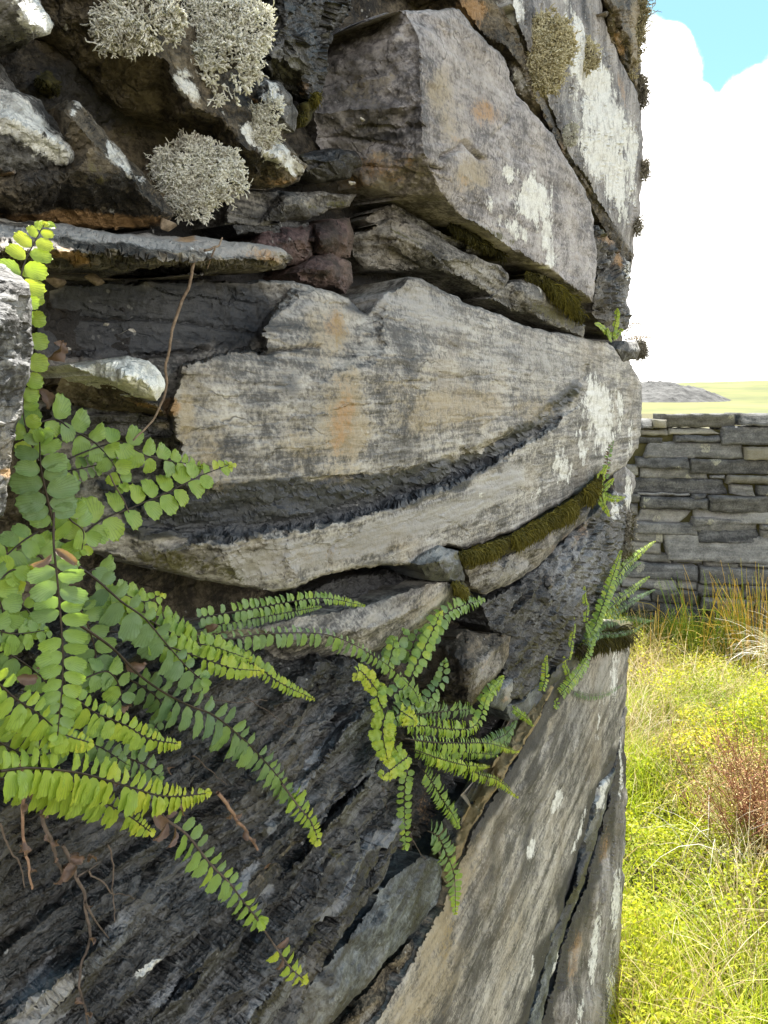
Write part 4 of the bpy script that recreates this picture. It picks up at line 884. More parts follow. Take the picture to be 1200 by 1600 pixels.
def leaf_mat():
    m, N = new_mat('fern pinna')
    at = N.n('ShaderNodeAttribute', attribute_name='tone')
    sp = N.n('ShaderNodeSeparateColor', ins={'Color': at.outputs['Color']})
    tone, ac, al, br = sp.outputs[0], sp.outputs[1], sp.outputs[2], at.outputs['Alpha']
    pos = N.n('ShaderNodeTexCoord').outputs['Object']
    n1 = N.noise(pos, 140, 4, 0.6)
    n2 = N.noise(pos, 700, 3, 0.6)
    tv = N.math('ADD', tone, N.math('MULTIPLY', N.math('SUBTRACT', n1, 0.5), 0.35))
    col = N.ramp(tv, [(0.0, (0.125, 0.220, 0.130)), (0.3, (0.200, 0.315, 0.130)), (0.55, (0.265, 0.410, 0.090)), (0.8, (0.365, 0.49, 0.062)), (1.0, (0.53, 0.58, 0.07))])
    # forked veins that fan from the stalk
    d = N.math('DIVIDE', N.math('SUBTRACT', ac, 0.5), N.math('ADD', al, 0.12))
    vein = N.math('SINE', N.math('MULTIPLY', d, 34.0))
    vm = N.smooth(vein, 0.5, 1.0)
    col = N.mix(N.math('MULTIPLY', vm, 0.7), col, N.mix(0.55, col, (0.10, 0.16, 0.05)))
    col = N.mix(N.math('MULTIPLY', N.smooth(n2, 0.55, 0.75), 0.25), col, (0.04, 0.07, 0.02))
    bcol = N.mix(n1, (0.085, 0.05, 0.038), (0.30, 0.20, 0.16))
    col = N.mix(N.smooth(N.math('ADD', br, N.math('MULTIPLY', N.math('SUBTRACT', n1, 0.5), 0.5)), 0.4, 0.6), col, bcol)
    bp = N.n('ShaderNodeBump', ins={'Height': N.math('ADD', N.math('MULTIPLY', vm, 0.6), n2), 'Strength': 0.25, 'Distance': 0.0006})
    pr = N.n('ShaderNodeBsdfPrincipled', ins={'Base Color': col, 'Roughness': 0.40, 'Specular IOR Level': 0.5, 'Normal': bp.outputs[0]})
    tr = N.n('ShaderNodeBsdfTranslucent', ins={'Color': N.mix(1.0, col, (1.15, 1.15, 0.5), 'MULTIPLY'), 'Normal': bp.outputs[0]})
    mx = N.n('ShaderNodeMixShader', ins={0: 0.38, 1: pr.outputs[0], 2: tr.outputs[0]})
    N.n('ShaderNodeOutputMaterial', ins={'Surface': mx.outputs[0]})
    return m


def plain_mat(name, c0, c1, scale=300, rough=0.7, bump=0.3, trans=0.0, dist=0.0008):
    m, N = new_mat(name)
    pos = N.n('ShaderNodeTexCoord').outputs['Object']
    n1 = N.noise(pos, scale, 5, 0.65)
    n2 = N.noise(pos, scale * 0.12, 4, 0.6)
    col = N.mix(N.smooth(N.math('ADD', N.math('MULTIPLY', n1, 0.5), N.math('MULTIPLY', n2, 0.5)), 0.36, 0.64), c0, c1)
    bp = N.n('ShaderNodeBump', ins={'Height': n1, 'Strength': bump, 'Distance': dist})
    pr = N.n('ShaderNodeBsdfPrincipled', ins={'Base Color': col, 'Roughness': rough, 'Normal': bp.outputs[0], 'Specular IOR Level': 0.35})
    out = pr.outputs[0]
    if trans:
        tr = N.n('ShaderNodeBsdfTranslucent', ins={'Color': col})
        out = N.n('ShaderNodeMixShader', ins={0: trans, 1: pr.outputs[0], 2: tr.outputs[0]}).outputs[0]
    N.n('ShaderNodeOutputMaterial', ins={'Surface': out})
    return m


M_LEAF = leaf_mat()
M_STEM = plain_mat('dark fern stalk', (0.010, 0.007, 0.006), (0.045, 0.030, 0.022), 500, 0.45)
M_STEM_G = plain_mat('green fern stalk', (0.06, 0.09, 0.02), (0.12, 0.18, 0.03), 500, 0.5)
M_TWIG = plain_mat('dry brown root', (0.10, 0.065, 0.04), (0.26, 0.19, 0.13), 600, 0.8)
M_DEAD = plain_mat('dead fern stalk', (0.035, 0.026, 0.022), (0.13, 0.10, 0.085), 600, 0.8)


def frond(root, pts, size, tone=(0.5, 0.7), width=0.8, gap=0.62, sides=(1, 1), fold=0.25, nrm=None, lean=0.15, brown=0.0, stem='dark', taper=0.35, start=0.06, seed=0, stem_r=1.0, cup=0.28, wav=0.03, o=None, peak=0.3):
    """pts: (px, py, height above wall) along the midrib; size: pinna length in photo pixels at its longest"""
    width *= 1.10
    gap *= 1.10
    size *= 0.95
    rng = np.random.default_rng(seed + 1)
    pts = [(p[0], p[1], p[2] if len(p) > 2 else o) for p in pts]
    a = np.array(pts, float)
    W3 = wall_pt(a[:, :2], a[:, 2])
    C = catmull(W3, 14)
    seg = np.r_[0, np.cumsum(np.linalg.norm(np.diff(C, axis=0), axis=1))]
    L = seg[-1]
    dist = np.linalg.norm(C.mean(0) - CAM) * 0.93
    sz = size * dist / F
    step = sz * width * gap
    g = Geo()
    tcam = unit(CAM - C.mean(0))
    Nn = unit(np.array([0.75, -0.35, 0.35]) if nrm is None else nrm)
    Nn = unit(Nn * 0.6 + tcam * 0.75) if nrm is None else Nn
    d = L * start
    i = 0
    while d < L * 0.995:
        t = d / L
        P = np.array([np.interp(d, seg, C[:, k]) for k in range(3)])
        d2 = min(L, d + L * 0.02)
        T = unit(np.array([np.interp(d2, seg, C[:, k]) for k in range(3)]) - np.array([np.interp(max(0, d2 - L * 0.04), seg, C[:, k]) for k in range(3)]))
        N = unit(Nn - T * (Nn @ T))
        Bv = np.cross(N, T)
        f = np.interp(t, [0, peak, 0.7, 0.93, 1.0], [0.72, 1.0, 0.82, taper + 0.08, taper * 0.6])
        s_ = f * sz
        for k, sgn in enumerate((1, -1)):
            amt = sides[k]
            if amt <= 0 or rng.random() < 0.025:
                continue
            an = 0.12 + 0.5 * t * t + rng.normal(0, 0.10)
            fo = fold * (1 if amt >= 1 else 1.2) + rng.normal(0, 0.13)
            Ld = unit((sgn * Bv * math.cos(an) + T * math.sin(an)) * math.cos(fo) - N * math.sin(fo) * 0.9 + np.array([0, 0, -0.10]))
            Nl = unit(N + sgn * Bv * fo * 0.8 + T * rng.normal(lean, 0.16) + Bv * rng.normal(0, 0.12))
            base = P + T * (k * step * 0.42) + Ld * sz * 0.03
            tn = np.interp(t, [0, 0.75, 1], [tone[0], tone[0] * 0.5 + tone[1] * 0.5, tone[1]]) + rng.normal(0, 0.09)
            b = brown if not callable(brown) else brown(t)
            bb = 1.0 if rng.random() < b else 0.0
            ln = s_ * amt * rng.uniform(0.88, 1.1)
            wd_ = ln * width * rng.uniform(0.9, 1.08) * (0.55 if bb else 1)
            if bb:
                Ld = unit(Ld + rng.normal(0, .35, 3))
                Nl = unit(Nl + rng.normal(0, .5, 3))
            pinna(g, base, Ld, Nl, ln, wd_, tn, bb, cup * rng.uniform(0.4, 1.5) + bb * .8, rng, wav + bb * .06)
        d += step * max(f, 0.35) * rng.uniform(0.9, 1.1)
        i += 1
    if g.n == 0:
        return None
    # the tip, a tight bright bud of small pinnae
    for k in range(4):
        T = unit(C[-1] - C[-6])
        Ld = unit(T + rng.normal(0, 0.45, 3))
        pinna(g, C[-1] - T * sz * 0.05, Ld, unit(Nn + rng.normal(0, 0.3, 3)), sz * taper * 0.8, sz * taper * 0.55, tone[1] + 0.12, 0, 0.4, rng)
    fo_ = part('frond', g.mesh('frond'), M_LEAF, root)
    gs = Geo()
    C2 = C - unit(Nn) * sz * 0.012
    rr = np.linspace(1.0, 0.45, len(C2)) * max(0.00032, sz * 0.042) * stem_r
    gs.tube(C2, rr, 6)
    me = gs.mesh('stem')
    co = np.concatenate(gs.V) - np.array(root.location)
    me.vertices.foreach_set('co', co.astype(np.float32).ravel())
    link('stem', me, M_STEM if stem == 'dark' else (M_STEM_G if stem == 'green' else M_DEAD), fo_)
    return fo_


def at_wall(px, py, o):
    return tuple(wall_pt([(px, py)], o)[0])


# ---- the big fern at the lower left
FA = thing('spleenwort_fern', 'largest green fern, its long fronds spilling over the lower left of the stone wall', 'fern', at_wall(40, 1000, 0.0), 'ferns growing in the joints of the wall')
S = [0]


def fr(root, pts, size, **kw):
    S[0] += 1
    return frond(root, pts, size, seed=S[0] * 13, **kw)


def o_(pts, o0, o1):
    n = len(pts)
    return [(p[0], p[1], o0 + (o1 - o0) * i / (n - 1)) for i, p in enumerate(pts)]


fr(FA, o_([(100, 863), (155, 815), (208, 792), (260, 770), (310, 745), (358, 726)], .030, .036), 44, tone=(.58, .82), width=.80, gap=.88, fold=.08, start=.1, peak=.2)
fr(FA, o_([(75, 737), (125, 709), (187, 692), (230, 712), (280, 722), (314, 729)], .030, .032), 37, tone=(.50, .74), width=.86, gap=.92, fold=.08, start=.38, peak=.45)
fr(FA, o_([(25, 674), (83, 655), (112, 672), (146, 690), (175, 722), (192, 757)], .028, .032), 46, tone=(.48, .52), width=.78, gap=.82, fold=.1, taper=.5, sides=(1, .85), start=.05)
fr(FA, o_([(70, 742), (110, 735), (145, 728), (178, 718)], .024, .026), 24, tone=(.42, .6), width=.62, gap=.75, fold=.1)
fr(FA, o_([(22, 500), (28, 455), (38, 412), (52, 382), (68, 352)], .050, .055), 40, tone=(.68, .95), width=.66, gap=.75, fold=.15, start=.02)
fr(FA, o_([(30, 640), (38, 590), (44, 530), (44, 470), (34, 430)], .030, .035), 32, tone=(.62, .7), width=.85, gap=.95, fold=.15)
fr(FA, o_([(60, 720), (44, 680), (36, 640), (40, 600)], .03, .03), 30, tone=(.6, .75), width=.85, gap=.85, fold=.15)
fr(FA, o_([(82, 812), (72, 770), (64, 730), (62, 690)], .046, .048), 54, tone=(.30, .42), width=.60, gap=.62, fold=.2, taper=.6, start=.0, wav=.05)
fr(FA, o_([(84, 800), (84, 850), (90, 910), (97, 995), (98, 1058), (90, 1150)], .060, .062), 50, tone=(.32, .62), width=.52, gap=.80, fold=.2, start=.16, peak=.35, taper=.5, brown=lambda t: 0.9 if t < .22 else 0.0)
fr(FA, o_([(104, 872), (150, 905), (190, 940), (225, 965), (255, 1000), (290, 1040), (315, 1062)], .034, .040), 56, tone=(.10, .32), width=.70, gap=.78, fold=.12, sides=(.55, 1), start=.2, taper=.55)
fr(FA, o_([(115, 970), (175, 1012), (217, 1054), (258, 1083), (300, 1104), (333, 1117), (375, 1150), (408, 1183), (437, 1217), (458, 1250)], .040, .024), 52, tone=(.14, .45), width=.66, gap=.78, fold=.08, sides=(.62, 1), start=.3, peak=.55, taper=.55)
fr(FA, o_([(440, 1225), (452, 1240), (468, 1262), (483, 1279), (492, 1298), (496, 1314)], .028, .026), 24, stem='dead', stem_r=1.8, tone=(.6, .85), width=.55, gap=.9, taper=.6, start=.25)
fr(FA, o_([(215, 1000), (262, 1010), (320, 1030), (365, 1044), (408, 1048)], .034, .034), 30, tone=(.6, .98), width=.78, gap=.72, fold=.15)
fr(FA, o_([(235, 970), (290, 1000), (340, 1012), (390, 1030)], .026, .028), 28, tone=(.55, .85), width=.8, gap=.7, fold=.15)
fr(FA, o_([(150, 985), (210, 990), (267, 1002), (358, 998), (417, 990), (500, 990), (542, 1002), (583, 1024), (617, 1048), (646, 1078), (656, 1098)], .020, .036), 29, tone=(.36, .5), width=.62, gap=.95, fold=.35, sides=(.5, 1), start=.2, peak=.6, taper=.7)
fr(FA, o_([(270, 975), (330, 962), (400, 950), (480, 936), (520, 936), (568, 946)], .016, .022), 19, tone=(.42, .72), width=.72, gap=.85, fold=.15, start=.1)
fr(FA, o_([(290, 990), (345, 975), (420, 962), (500, 948)], .012, .016), 16, tone=(.35, .5), width=.75, gap=.85, fold=.15, start=.1)
fr(FA, o_([(330, 1010), (395, 1038), (440, 1068), (490, 1092)], .022, .024), 18, tone=(.5, .95), width=.75, gap=.85, fold=.15, start=.2)
fr(FA, o_([(98, 1062), (112, 1083), (146, 1112), (196, 1133), (233, 1154), (278, 1162)], .050, .048), 37, tone=(.62, .92), width=.66, gap=.68, fold=.25, sides=(.7, 1))
fr(FA, o_([(-30, 1050), (0, 1070), (25, 1092), (62, 1117), (98, 1146), (140, 1160)], .062, .06), 46, tone=(.6, .92), width=.58, gap=.62, fold=.2, sides=(.6, 1))
fr(FA, o_([(0, 1205), (50, 1200), (125, 1208), (187, 1225), (258, 1244), (322, 1240)], .064, .05), 50, tone=(.72, 1.0), width=.60, gap=.62, fold=.2, sides=(.72, 1), start=.02)
fr(FA, o_([(-20, 1215), (60, 1222), (130, 1242), (190, 1268), (236, 1300)], .050, .046), 44, tone=(.68, .95), width=.62, gap=.66, fold=.25, sides=(.6, 1))
fr(FA, o_([(236, 1250), (260, 1280), (292, 1304), (329, 1350), (358, 1379), (383, 1412), (404, 1438)], .034, .034), 38, tone=(.42, .62), width=.64, gap=.92, fold=.06, stem='dead', stem_r=1.5, sides=(.66, 1), start=.12, taper=.7, peak=.2, brown=lambda t: .6 if t < .22 else 0)
fr(FA, o_([(398, 1430), (408, 1446), (433, 1483), (454, 1512), (474, 1530)], .034, .032), 24, stem='dead', stem_r=2.0, tone=(.7, .98), width=.75, gap=1.3, taper=.7, start=.45, brown=lambda t: .4 if t < .6 else 0)
fr(FA, o_([(150, 930), (190, 928), (225, 940), (250, 930)], .024, .026), 30, tone=(.52, .9), width=.8, gap=.7)
fr(FA, o_([(160, 950), (215, 955), (262, 968), (300, 985)], .022, .022), 30, tone=(.5, .66), width=.85, gap=.75)
fr(FA, o_([(0, 905), (22, 890), (40, 905), (48, 890)], .05, .05), 30, tone=(.6, .9), width=.8, gap=.7)
fr(FA, o_([(-30, 960), (0, 985), (30, 990), (70, 985)], .052, .05), 38, tone=(.42, .5), width=.75, gap=.8)
fr(FA, o_([(110, 900), (75, 880), (50, 860), (20, 850)], .035, .035), 44, tone=(.45, .6), width=.75, gap=.8)
fr(FA, o_([(130, 900), (150, 890), (165, 920), (150, 960)], .024, .024), 42, tone=(.38, .45), width=.8, gap=.8)
fr(FA, o_([(60, 1150), (100, 1165), (150, 1165), (200, 1195)], .030, .030), 34, tone=(.25, .4), width=.7, gap=.8)
fr(FA, o_([(190, 1180), (225, 1195), (250, 1215)], .026, .026), 32, tone=(.2, .4), width=.7, gap=.8)
fr(FA, o_([(-40, 880), (-10, 920), (5, 960), (0, 1010)], .05, .05), 44, tone=(.35, .5), width=.7, gap=.75)
fr(FA, o_([(-40, 1120), (0, 1160), (50, 1180), (100, 1172)], .048, .046), 40, tone=(.66, .85), width=.62, gap=.7)
fr(FA, o_([(200, 1060), (240, 1085), (255, 1110), (240, 1140)], .022, .022), 34, tone=(.3, .35), width=.7, gap=.8)
fr(FA, o_([(130, 1060), (170, 1050), (190, 1085), (170, 1110)], .034, .034), 36, tone=(.45, .5), width=.75, gap=.8)
fr(FA, o_([(95, 790), (110, 812), (130, 830), (128, 860)], .040, .040), 46, tone=(.48, .55), width=.62, gap=.7)

fr(FA, o_([(-20, 900), (10, 930), (40, 950), (60, 985)], .042, .042), 40, tone=(.5, .7), width=.7, gap=.8)
fr(FA, o_([(-30, 1010), (10, 1020), (50, 1045), (80, 1075)], .046, .046), 38, tone=(.4, .6), width=.7, gap=.8)
fr(FA, o_([(120, 940), (140, 985), (150, 1030), (140, 1075)], .030, .030), 40, tone=(.3, .4), width=.7, gap=.8)
fr(FA, o_([(60, 830), (30, 850), (0, 880), (-20, 920)], .044, .044), 40, tone=(.5, .6), width=.7, gap=.8)

# ---- the fern in the middle
FB = thing('spleenwort_fern', 'middle sized fern rooted in the dark hollow beside the squared block, mid picture', 'fern', at_wall(610, 1130, 0.0), 'ferns growing in the joints of the wall')
fr(FB, o_([(637, 1060), (652, 1037), (667, 1010), (683, 975), (708, 952), (756, 936)], .016, .024), 22, tone=(.52, .45), width=.85, gap=.80, fold=.1)
fr(FB, o_([(640, 1062), (655, 1030), (674, 990), (688, 958)], .022, .026), 18, tone=(.62, .85), width=.85, gap=.8, fold=.1)
fr(FB, o_([(608, 1040), (620, 1010), (630, 985)], .010, .014), 24, tone=(.3, .35), width=.85, gap=.75)
fr(FB, o_([(605, 1045), (612, 1020), (616, 1000)], .012, .014), 17, tone=(.55, .6), width=.85, gap=.75)
fr(FB, o_([(637, 1036), (645, 1010), (654, 985)], .008, .012), 17, tone=(.4, .45), width=.85, gap=.8)
fr(FB, o_([(660, 1108), (675, 1085), (690, 1062), (694, 1034)], .016, .020), 18, tone=(.38, .35), width=.75, gap=.85)
fr(FB, o_([(600, 1122), (640, 1118), (690, 1112), (735, 1108)], .014, .016), 25, tone=(.28, .32), width=.66, gap=.85, sides=(.9, .9), fold=.1, taper=.8, nrm=(.7, -.6, .1))
fr(FB, o_([(622, 1136), (660, 1134), (700, 1139), (732, 1138), (747, 1128), (756, 1105), (762, 1088), (783, 1062)], .026, .022), 17, tone=(.66, .7), width=.85, gap=.75, fold=.15)
fr(FB, o_([(632, 1154), (680, 1160), (725, 1161), (767, 1162), (808, 1174)], .032, .026), 21, tone=(.55, .9), width=.66, gap=.8, fold=.3, sides=(.55, 1))
fr(FB, o_([(650, 1176), (680, 1184), (720, 1196), (750, 1210), (780, 1220), (808, 1245)], .030, .022), 19, tone=(.6, .92), width=.72, gap=.82, fold=.25, sides=(.5, 1))
fr(FB, o_([(650, 1172), (690, 1186), (730, 1196), (764, 1197)], .034, .030), 17, tone=(.66, .95), width=.72, gap=.75, fold=.25, sides=(.6, 1))
fr(FB, o_([(640, 1170), (690, 1172), (740, 1176), (776, 1180)], .024, .022), 17, tone=(.5, .6), width=.72, gap=.8, sides=(.5, 1))
fr(FB, o_([(640, 1196), (633, 1225), (632, 1267), (634, 1322)], .022, .018), 15, tone=(.48, .58), width=.8, gap=.9, fold=.05, taper=.75)
fr(FB, o_([(660, 1202), (675, 1222), (692, 1250), (706, 1270), (716, 1290)], .020, .018), 19, tone=(.45, .55), width=.62, gap=.78, fold=.15, taper=.5)
fr(FB, o_([(668, 1298), (685, 1308), (700, 1340), (710, 1370), (712, 1426)], .014, .018), 22, tone=(.22, .78), width=.6, gap=.85, fold=.1, peak=.15, taper=.3)
fr(FB, o_([(604, 1110), (598, 1135), (600, 1160), (606, 1188)], .030, .034), 26, tone=(.78, .9), width=.8, gap=.6, fold=.3, wav=.12)
fr(FB, o_([(640, 1180), (622, 1194), (606, 1206), (597, 1213)], .034, .036), 22, tone=(.8, 1.0), width=.75, gap=.6, fold=.3, wav=.08)
fr(FB, o_([(590, 1080), (575, 1060), (562, 1048), (556, 1060)], .028, .030), 18, tone=(.82, 1.0), width=.8, gap=.6, fold=.3, wav=.08)
fr(FB, o_([(600, 1110), (592, 1095), (590, 1085), (598, 1070)], .026, .028), 20, tone=(.7, .8), width=.85, gap=.6, wav=.1)
fr(FB, o_([(625, 1110), (640, 1120), (650, 1128)], .036, .038), 20, tone=(.8, 1.0), width=.7, gap=.6, wav=.1)
fr(FB, o_([(610, 1090), (625, 1078), (640, 1072), (655, 1090)], .022, .024), 22, tone=(.45, .5), width=.9, gap=.7)
fr(FB, o_([(605, 1130), (640, 1104), (660, 1096), (672, 1100)], .020, .020), 22, tone=(.35, .4), width=.85, gap=.8)
fr(FB, o_([(755, 1165), (775, 1155), (792, 1146), (806, 1128)], .010, .014), 15, tone=(.2, .25), width=.6, gap=.7)
fr(FB, o_([(760, 1170), (780, 1166), (795, 1152), (800, 1140)], .008, .010), 13, tone=(.35, .4), width=.6, gap=.7)
fr(FB, o_([(800, 1106), (808, 1112), (822, 1122), (833, 1134)], .018, .020), 9, tone=(.65, .75), width=.9, gap=.5, fold=.5)
fr(FB, o_([(750, 1100), (764, 1080), (780, 1066), (784, 1058)], .016, .018), 18, tone=(.6, .8), width=.6, gap=.65)
fr(FB, o_([(600, 1150), (615, 1165), (625, 1180)], .030, .030), 26, tone=(.68, .8), width=.8, gap=.6, wav=.1)

# ---- the fern at the far end of the wall
FC = thing('spleenwort_fern', 'far fern with arching fronds sticking out past the wall end before the back wall', 'fern', at_wall(905, 1050, 0.0), 'ferns growing in the joints of the wall')
far_kw = dict(width=.48, gap=.98)
fr(FC, o_([(905, 1040), (925, 990), (942, 945), (958, 900), (970, 862)], .010, .030), 13, tone=(.62, .78), fold=.2, **far_kw)
fr(FC, o_([(912, 1030), (935, 965), (967, 897), (995, 868), (1023, 846)], .014, .030), 10, tone=(.64, .8), fold=.25, **far_kw)
fr(FC, o_([(910, 1010), (935, 972), (967, 937), (990, 920), (1014, 901)], .014, .034), 10, tone=(.6, .72), fold=.3, **far_kw)
fr(FC, o_([(908, 1020), (930, 985), (983, 943), (1005, 930), (1022, 922)], .012, .04), 9, tone=(.12, .15), fold=.3, **far_kw)
fr(FC, o_([(908, 1025), (933, 983), (960, 970), (983, 966), (1020, 970)], .012, .04), 10, tone=(.08, .1), fold=.3, sides=(.6, 1), **far_kw)
fr(FC, o_([(910, 1030), (933, 994), (965, 990), (990, 985), (1010, 972)], .010, .04), 8, tone=(.06, .1), fold=.3, sides=(.6, 1), **far_kw)
fr(FC, o_([(873, 1092), (892, 1070), (910, 1045), (921, 1015), (924, 995), (916, 976)], .008, .022), 12, tone=(.6, .4), fold=.3, **far_kw)
fr(FC, o_([(875, 1085), (890, 1068), (905, 1048), (915, 1030)], .012, .022), 12, tone=(.7, .7), fold=.3, **far_kw)
fr(FC, o_([(915, 975), (917, 950), (914, 935), (913, 917)], .012, .018), 7, tone=(.68, .8), fold=.4, **far_kw)
fr(FC, o_([(888, 1035), (893, 1005), (896, 985), (897, 966)], .008, .012), 7, tone=(.75, .85), fold=.4, **far_kw)
fr(FC, o_([(890, 1062), (887, 1050), (883, 1040), (881, 1026)], .006, .008), 7, tone=(.7, .8), fold=.4, **far_kw)
fr(FC, o_([(892, 1078), (920, 1087), (945, 1084), (972, 1070)], .006, .02), 9, tone=(.12, .2), fold=.3, sides=(.5, 1), **far_kw)
fr(FC, o_([(846, 1082), (852, 1062), (852, 1048), (854, 1026)], .010, .012), 9, tone=(.72, .85), fold=.5, **far_kw)
fr(FC, o_([(868, 1092), (870, 1100), (868, 1106)], .006, .008), 8, tone=(.6, .7), **far_kw)
fr(FC, o_([(930, 985), (950, 930), (985, 890), (1000, 880)], .016, .03), 8, tone=(.2, .2), fold=.3, **far_kw)

FD = thing('spleenwort_fern', 'small bright fern tuft at the right end of the moss strip', 'fern', at_wall(940, 765, 0.0), 'ferns growing in the joints of the wall')
for P_, sz_ in (([(941, 770), (938, 755), (942, 740), (948, 728)], 9), ([(941, 770), (950, 776), (962, 779), (976, 777)], 8), ([(941, 768), (942, 785), (948, 797), (952, 806)], 8), ([(940, 762), (936, 750), (934, 742)], 7), ([(942, 765), (952, 756), (958, 748)], 7)):
    fr(FD, o_(P_, .008, .016), sz_, tone=(.75, .9), width=.7, gap=.6, fold=.3)
fr(FD, o_([(946, 752), (948, 730), (952, 705), (958, 690)], .010, .016), 8, tone=(.3, .3), width=.5, gap=.7, brown=.6)
FE = thing('spleenwort_fern', 'tiny fern tuft near the sky, in the joint above the slab end', 'fern', at_wall(955, 522, 0.0), 'ferns growing in the joints of the wall')
for P_, sz_ in (([(956, 528), (960, 510), (963, 495), (964, 484)], 9), ([(955, 525), (945, 515), (938, 508), (930, 506)], 7), ([(957, 528), (966, 520), (972, 515)], 8), ([(956, 530), (952, 522), (950, 514)], 8)):
    fr(FE, o_(P_, .008, .016), sz_, tone=(.72, .85), width=.7, gap=.6, fold=.3)
FF = thing('spleenwort_fern', 'bare wiry dead fern at the wall end, dark against the white cloud', 'fern', at_wall(975, 520, 0.0), 'ferns growing in the joints of the wall')
fr(FF, o_([(972, 528), (985, 510), (996, 505), (1003, 510), (1002, 520)], .004, .01), 4, tone=(.2, .2), width=.5, gap=1.2, brown=1.0)
fr(FF, o_([(974, 532), (990, 528), (1008, 526), (1022, 529)], .004, .01), 4, tone=(.2, .2), width=.5, gap=1.2, brown=1.0)


# ---- roots and dead stalks
def twig(name, label, cat, pts, r_px, mat, o0=.02, o1=.02, group=None, jit=.0006, extra=()):
    a = o_(pts, o0, o1)
    W3 = wall_pt([p[:2] for p in a], [p[2] for p in a])
    C = catmull(W3, 10)
    C = C + np.c_[fbm(C, 140, 3, seed=5), fbm(C, 140, 3, seed=6), fbm(C, 140, 3, seed=8)] * jit
    t = thing(name, label, cat, tuple(C[0]), group)
    g = Geo()
    dist = np.linalg.norm(C.mean(0) - CAM)
    g.tube(C, np.linspace(1, .55, len(C)) * r_px * dist / F, 6)
    part('stalk', g.mesh('stalk'), mat, t)
    for e in extra:
        g2 = Geo()
        a2 = o_(e, o0, o1)
        C2 = catmull(wall_pt([p[:2] for p in a2], [p[2] for p in a2]), 8)
        g2.tube(C2, np.linspace(1, .4, len(C2)) * r_px * .7 * dist / F, 5)
        part('side_shoot', g2.mesh('side_shoot'), mat, t)
    return t, C


twig('hanging_root', 'thin tan root hanging in a long curve across the left of the main slab', 'root', [(303, 404), (297, 440), (280, 482), (266, 530), (261, 570), (259, 605), (252, 632), (236, 660), (208, 688)], 2.6, M_TWIG, .034, .034)
twig('root_scrap', 'short dry root scrap on the rusty plank tip', 'root', [(320, 392), (340, 385), (348, 372)], 2.0, M_TWIG, .034, .03, extra=([(336, 388), (330, 402), (324, 420)],))
dead_lab = 'dead fern stalks hanging in a tangle below the big fern'
dead = [([(30, 1190), (38, 1240), (36, 1290), (42, 1340), (50, 1390)], 4.5, .055, ()), ([(0, 1285), (14, 1320), (30, 1350), (40, 1385)], 2.6, .05, ()),
        ([(100, 1320), (120, 1370), (133, 1410), (140, 1460), (128, 1520), (128, 1560), (138, 1600)], 4.0, .040, ([(120, 1370), (145, 1355), (158, 1346)], [(133, 1410), (150, 1440), (170, 1466)])),
        ([(50, 1205), (65, 1270), (85, 1330), (100, 1370)], 6.0, .045, ()), ([(140, 1360), (170, 1390), (195, 1400), (212, 1402)], 2.0, .04, ()),
        ([(170, 1320), (176, 1360), (178, 1400), (180, 1440)], 2.0, .038, ()), ([(340, 1240), (362, 1268), (385, 1300), (408, 1335), (416, 1342)], 4.5, .022, ()),
        ([(170, 740), (196, 790), (212, 830)], 2.0, .036, ()), ([(300, 1082), (360, 1098), (420, 1094)], 1.6, .026, ()), ([(300, 1180), (330, 1205), (356, 1226)], 1.8, .024, ()),
        ([(380, 1090), (420, 1112), (450, 1134), (480, 1132)], 1.5, .02, ()), ([(640, 1300), (655, 1330), (670, 1350)], 1.2, .014, ()), ([(598, 1215), (600, 1240), (604, 1266)], 1.0, .016, ())]
SHAPES = ['thick brown dead stalk hanging furthest left below the big fern', 'thin dead stalk rising from the left frame edge below the fern', 'longest dead stalk, reaching the bottom edge with two side shoots', 'stout dark dead stalk slanting below the big fern',
          'wiry dead stalk bending to the right over bare rock', 'fine dead stalk hanging straight over the lower rock face', 'scaly reddish dead frond slanting over the rock face', 'grey dead stalk crossing the small leaved frond beside the slab',
          'thin level stalk beside the bright yellow frond tips', 'thin stalk under the blue green frond', 'fine curved stalk on the rock right of the big fern', 'fine pale stalk in the hollow below the middle fern', 'hair thin stalk hanging under the middle fern']
M_REDD = plain_mat('reddish dead frond', (0.11, 0.06, 0.04), (0.30, 0.19, 0.13), 400, 0.8)
rngd = np.random.default_rng(3)
for (P_, r_, oo, ex), lb in zip(dead, SHAPES):
    t, C = twig('dead_stalk', lb, 'dead stalk', P_, r_ * .6, M_DEAD if r_ != 4.5 else M_REDD, oo, oo - .006, 'dead stalks hanging from the wall', .0012, ex)
    if r_ >= 4:
        for q in range(9 if r_ > 4.2 else 6):
            g = Geo()
            c = C[rngd.integers(2, len(C))]
            L_ = unit(rngd.normal(0, 1, 3) + np.array([.4, 0, -.8]))
            s_ = rngd.uniform(8, 16) * np.linalg.norm(c - CAM) / F
            pinna(g, c, L_, unit(rngd.normal(0, 1, 3)), s_, s_ * .6, .2, 1.0, 1.2, rngd, .12)
            part('withered_leaf', g.mesh('withered_leaf'), M_LEAF, t)
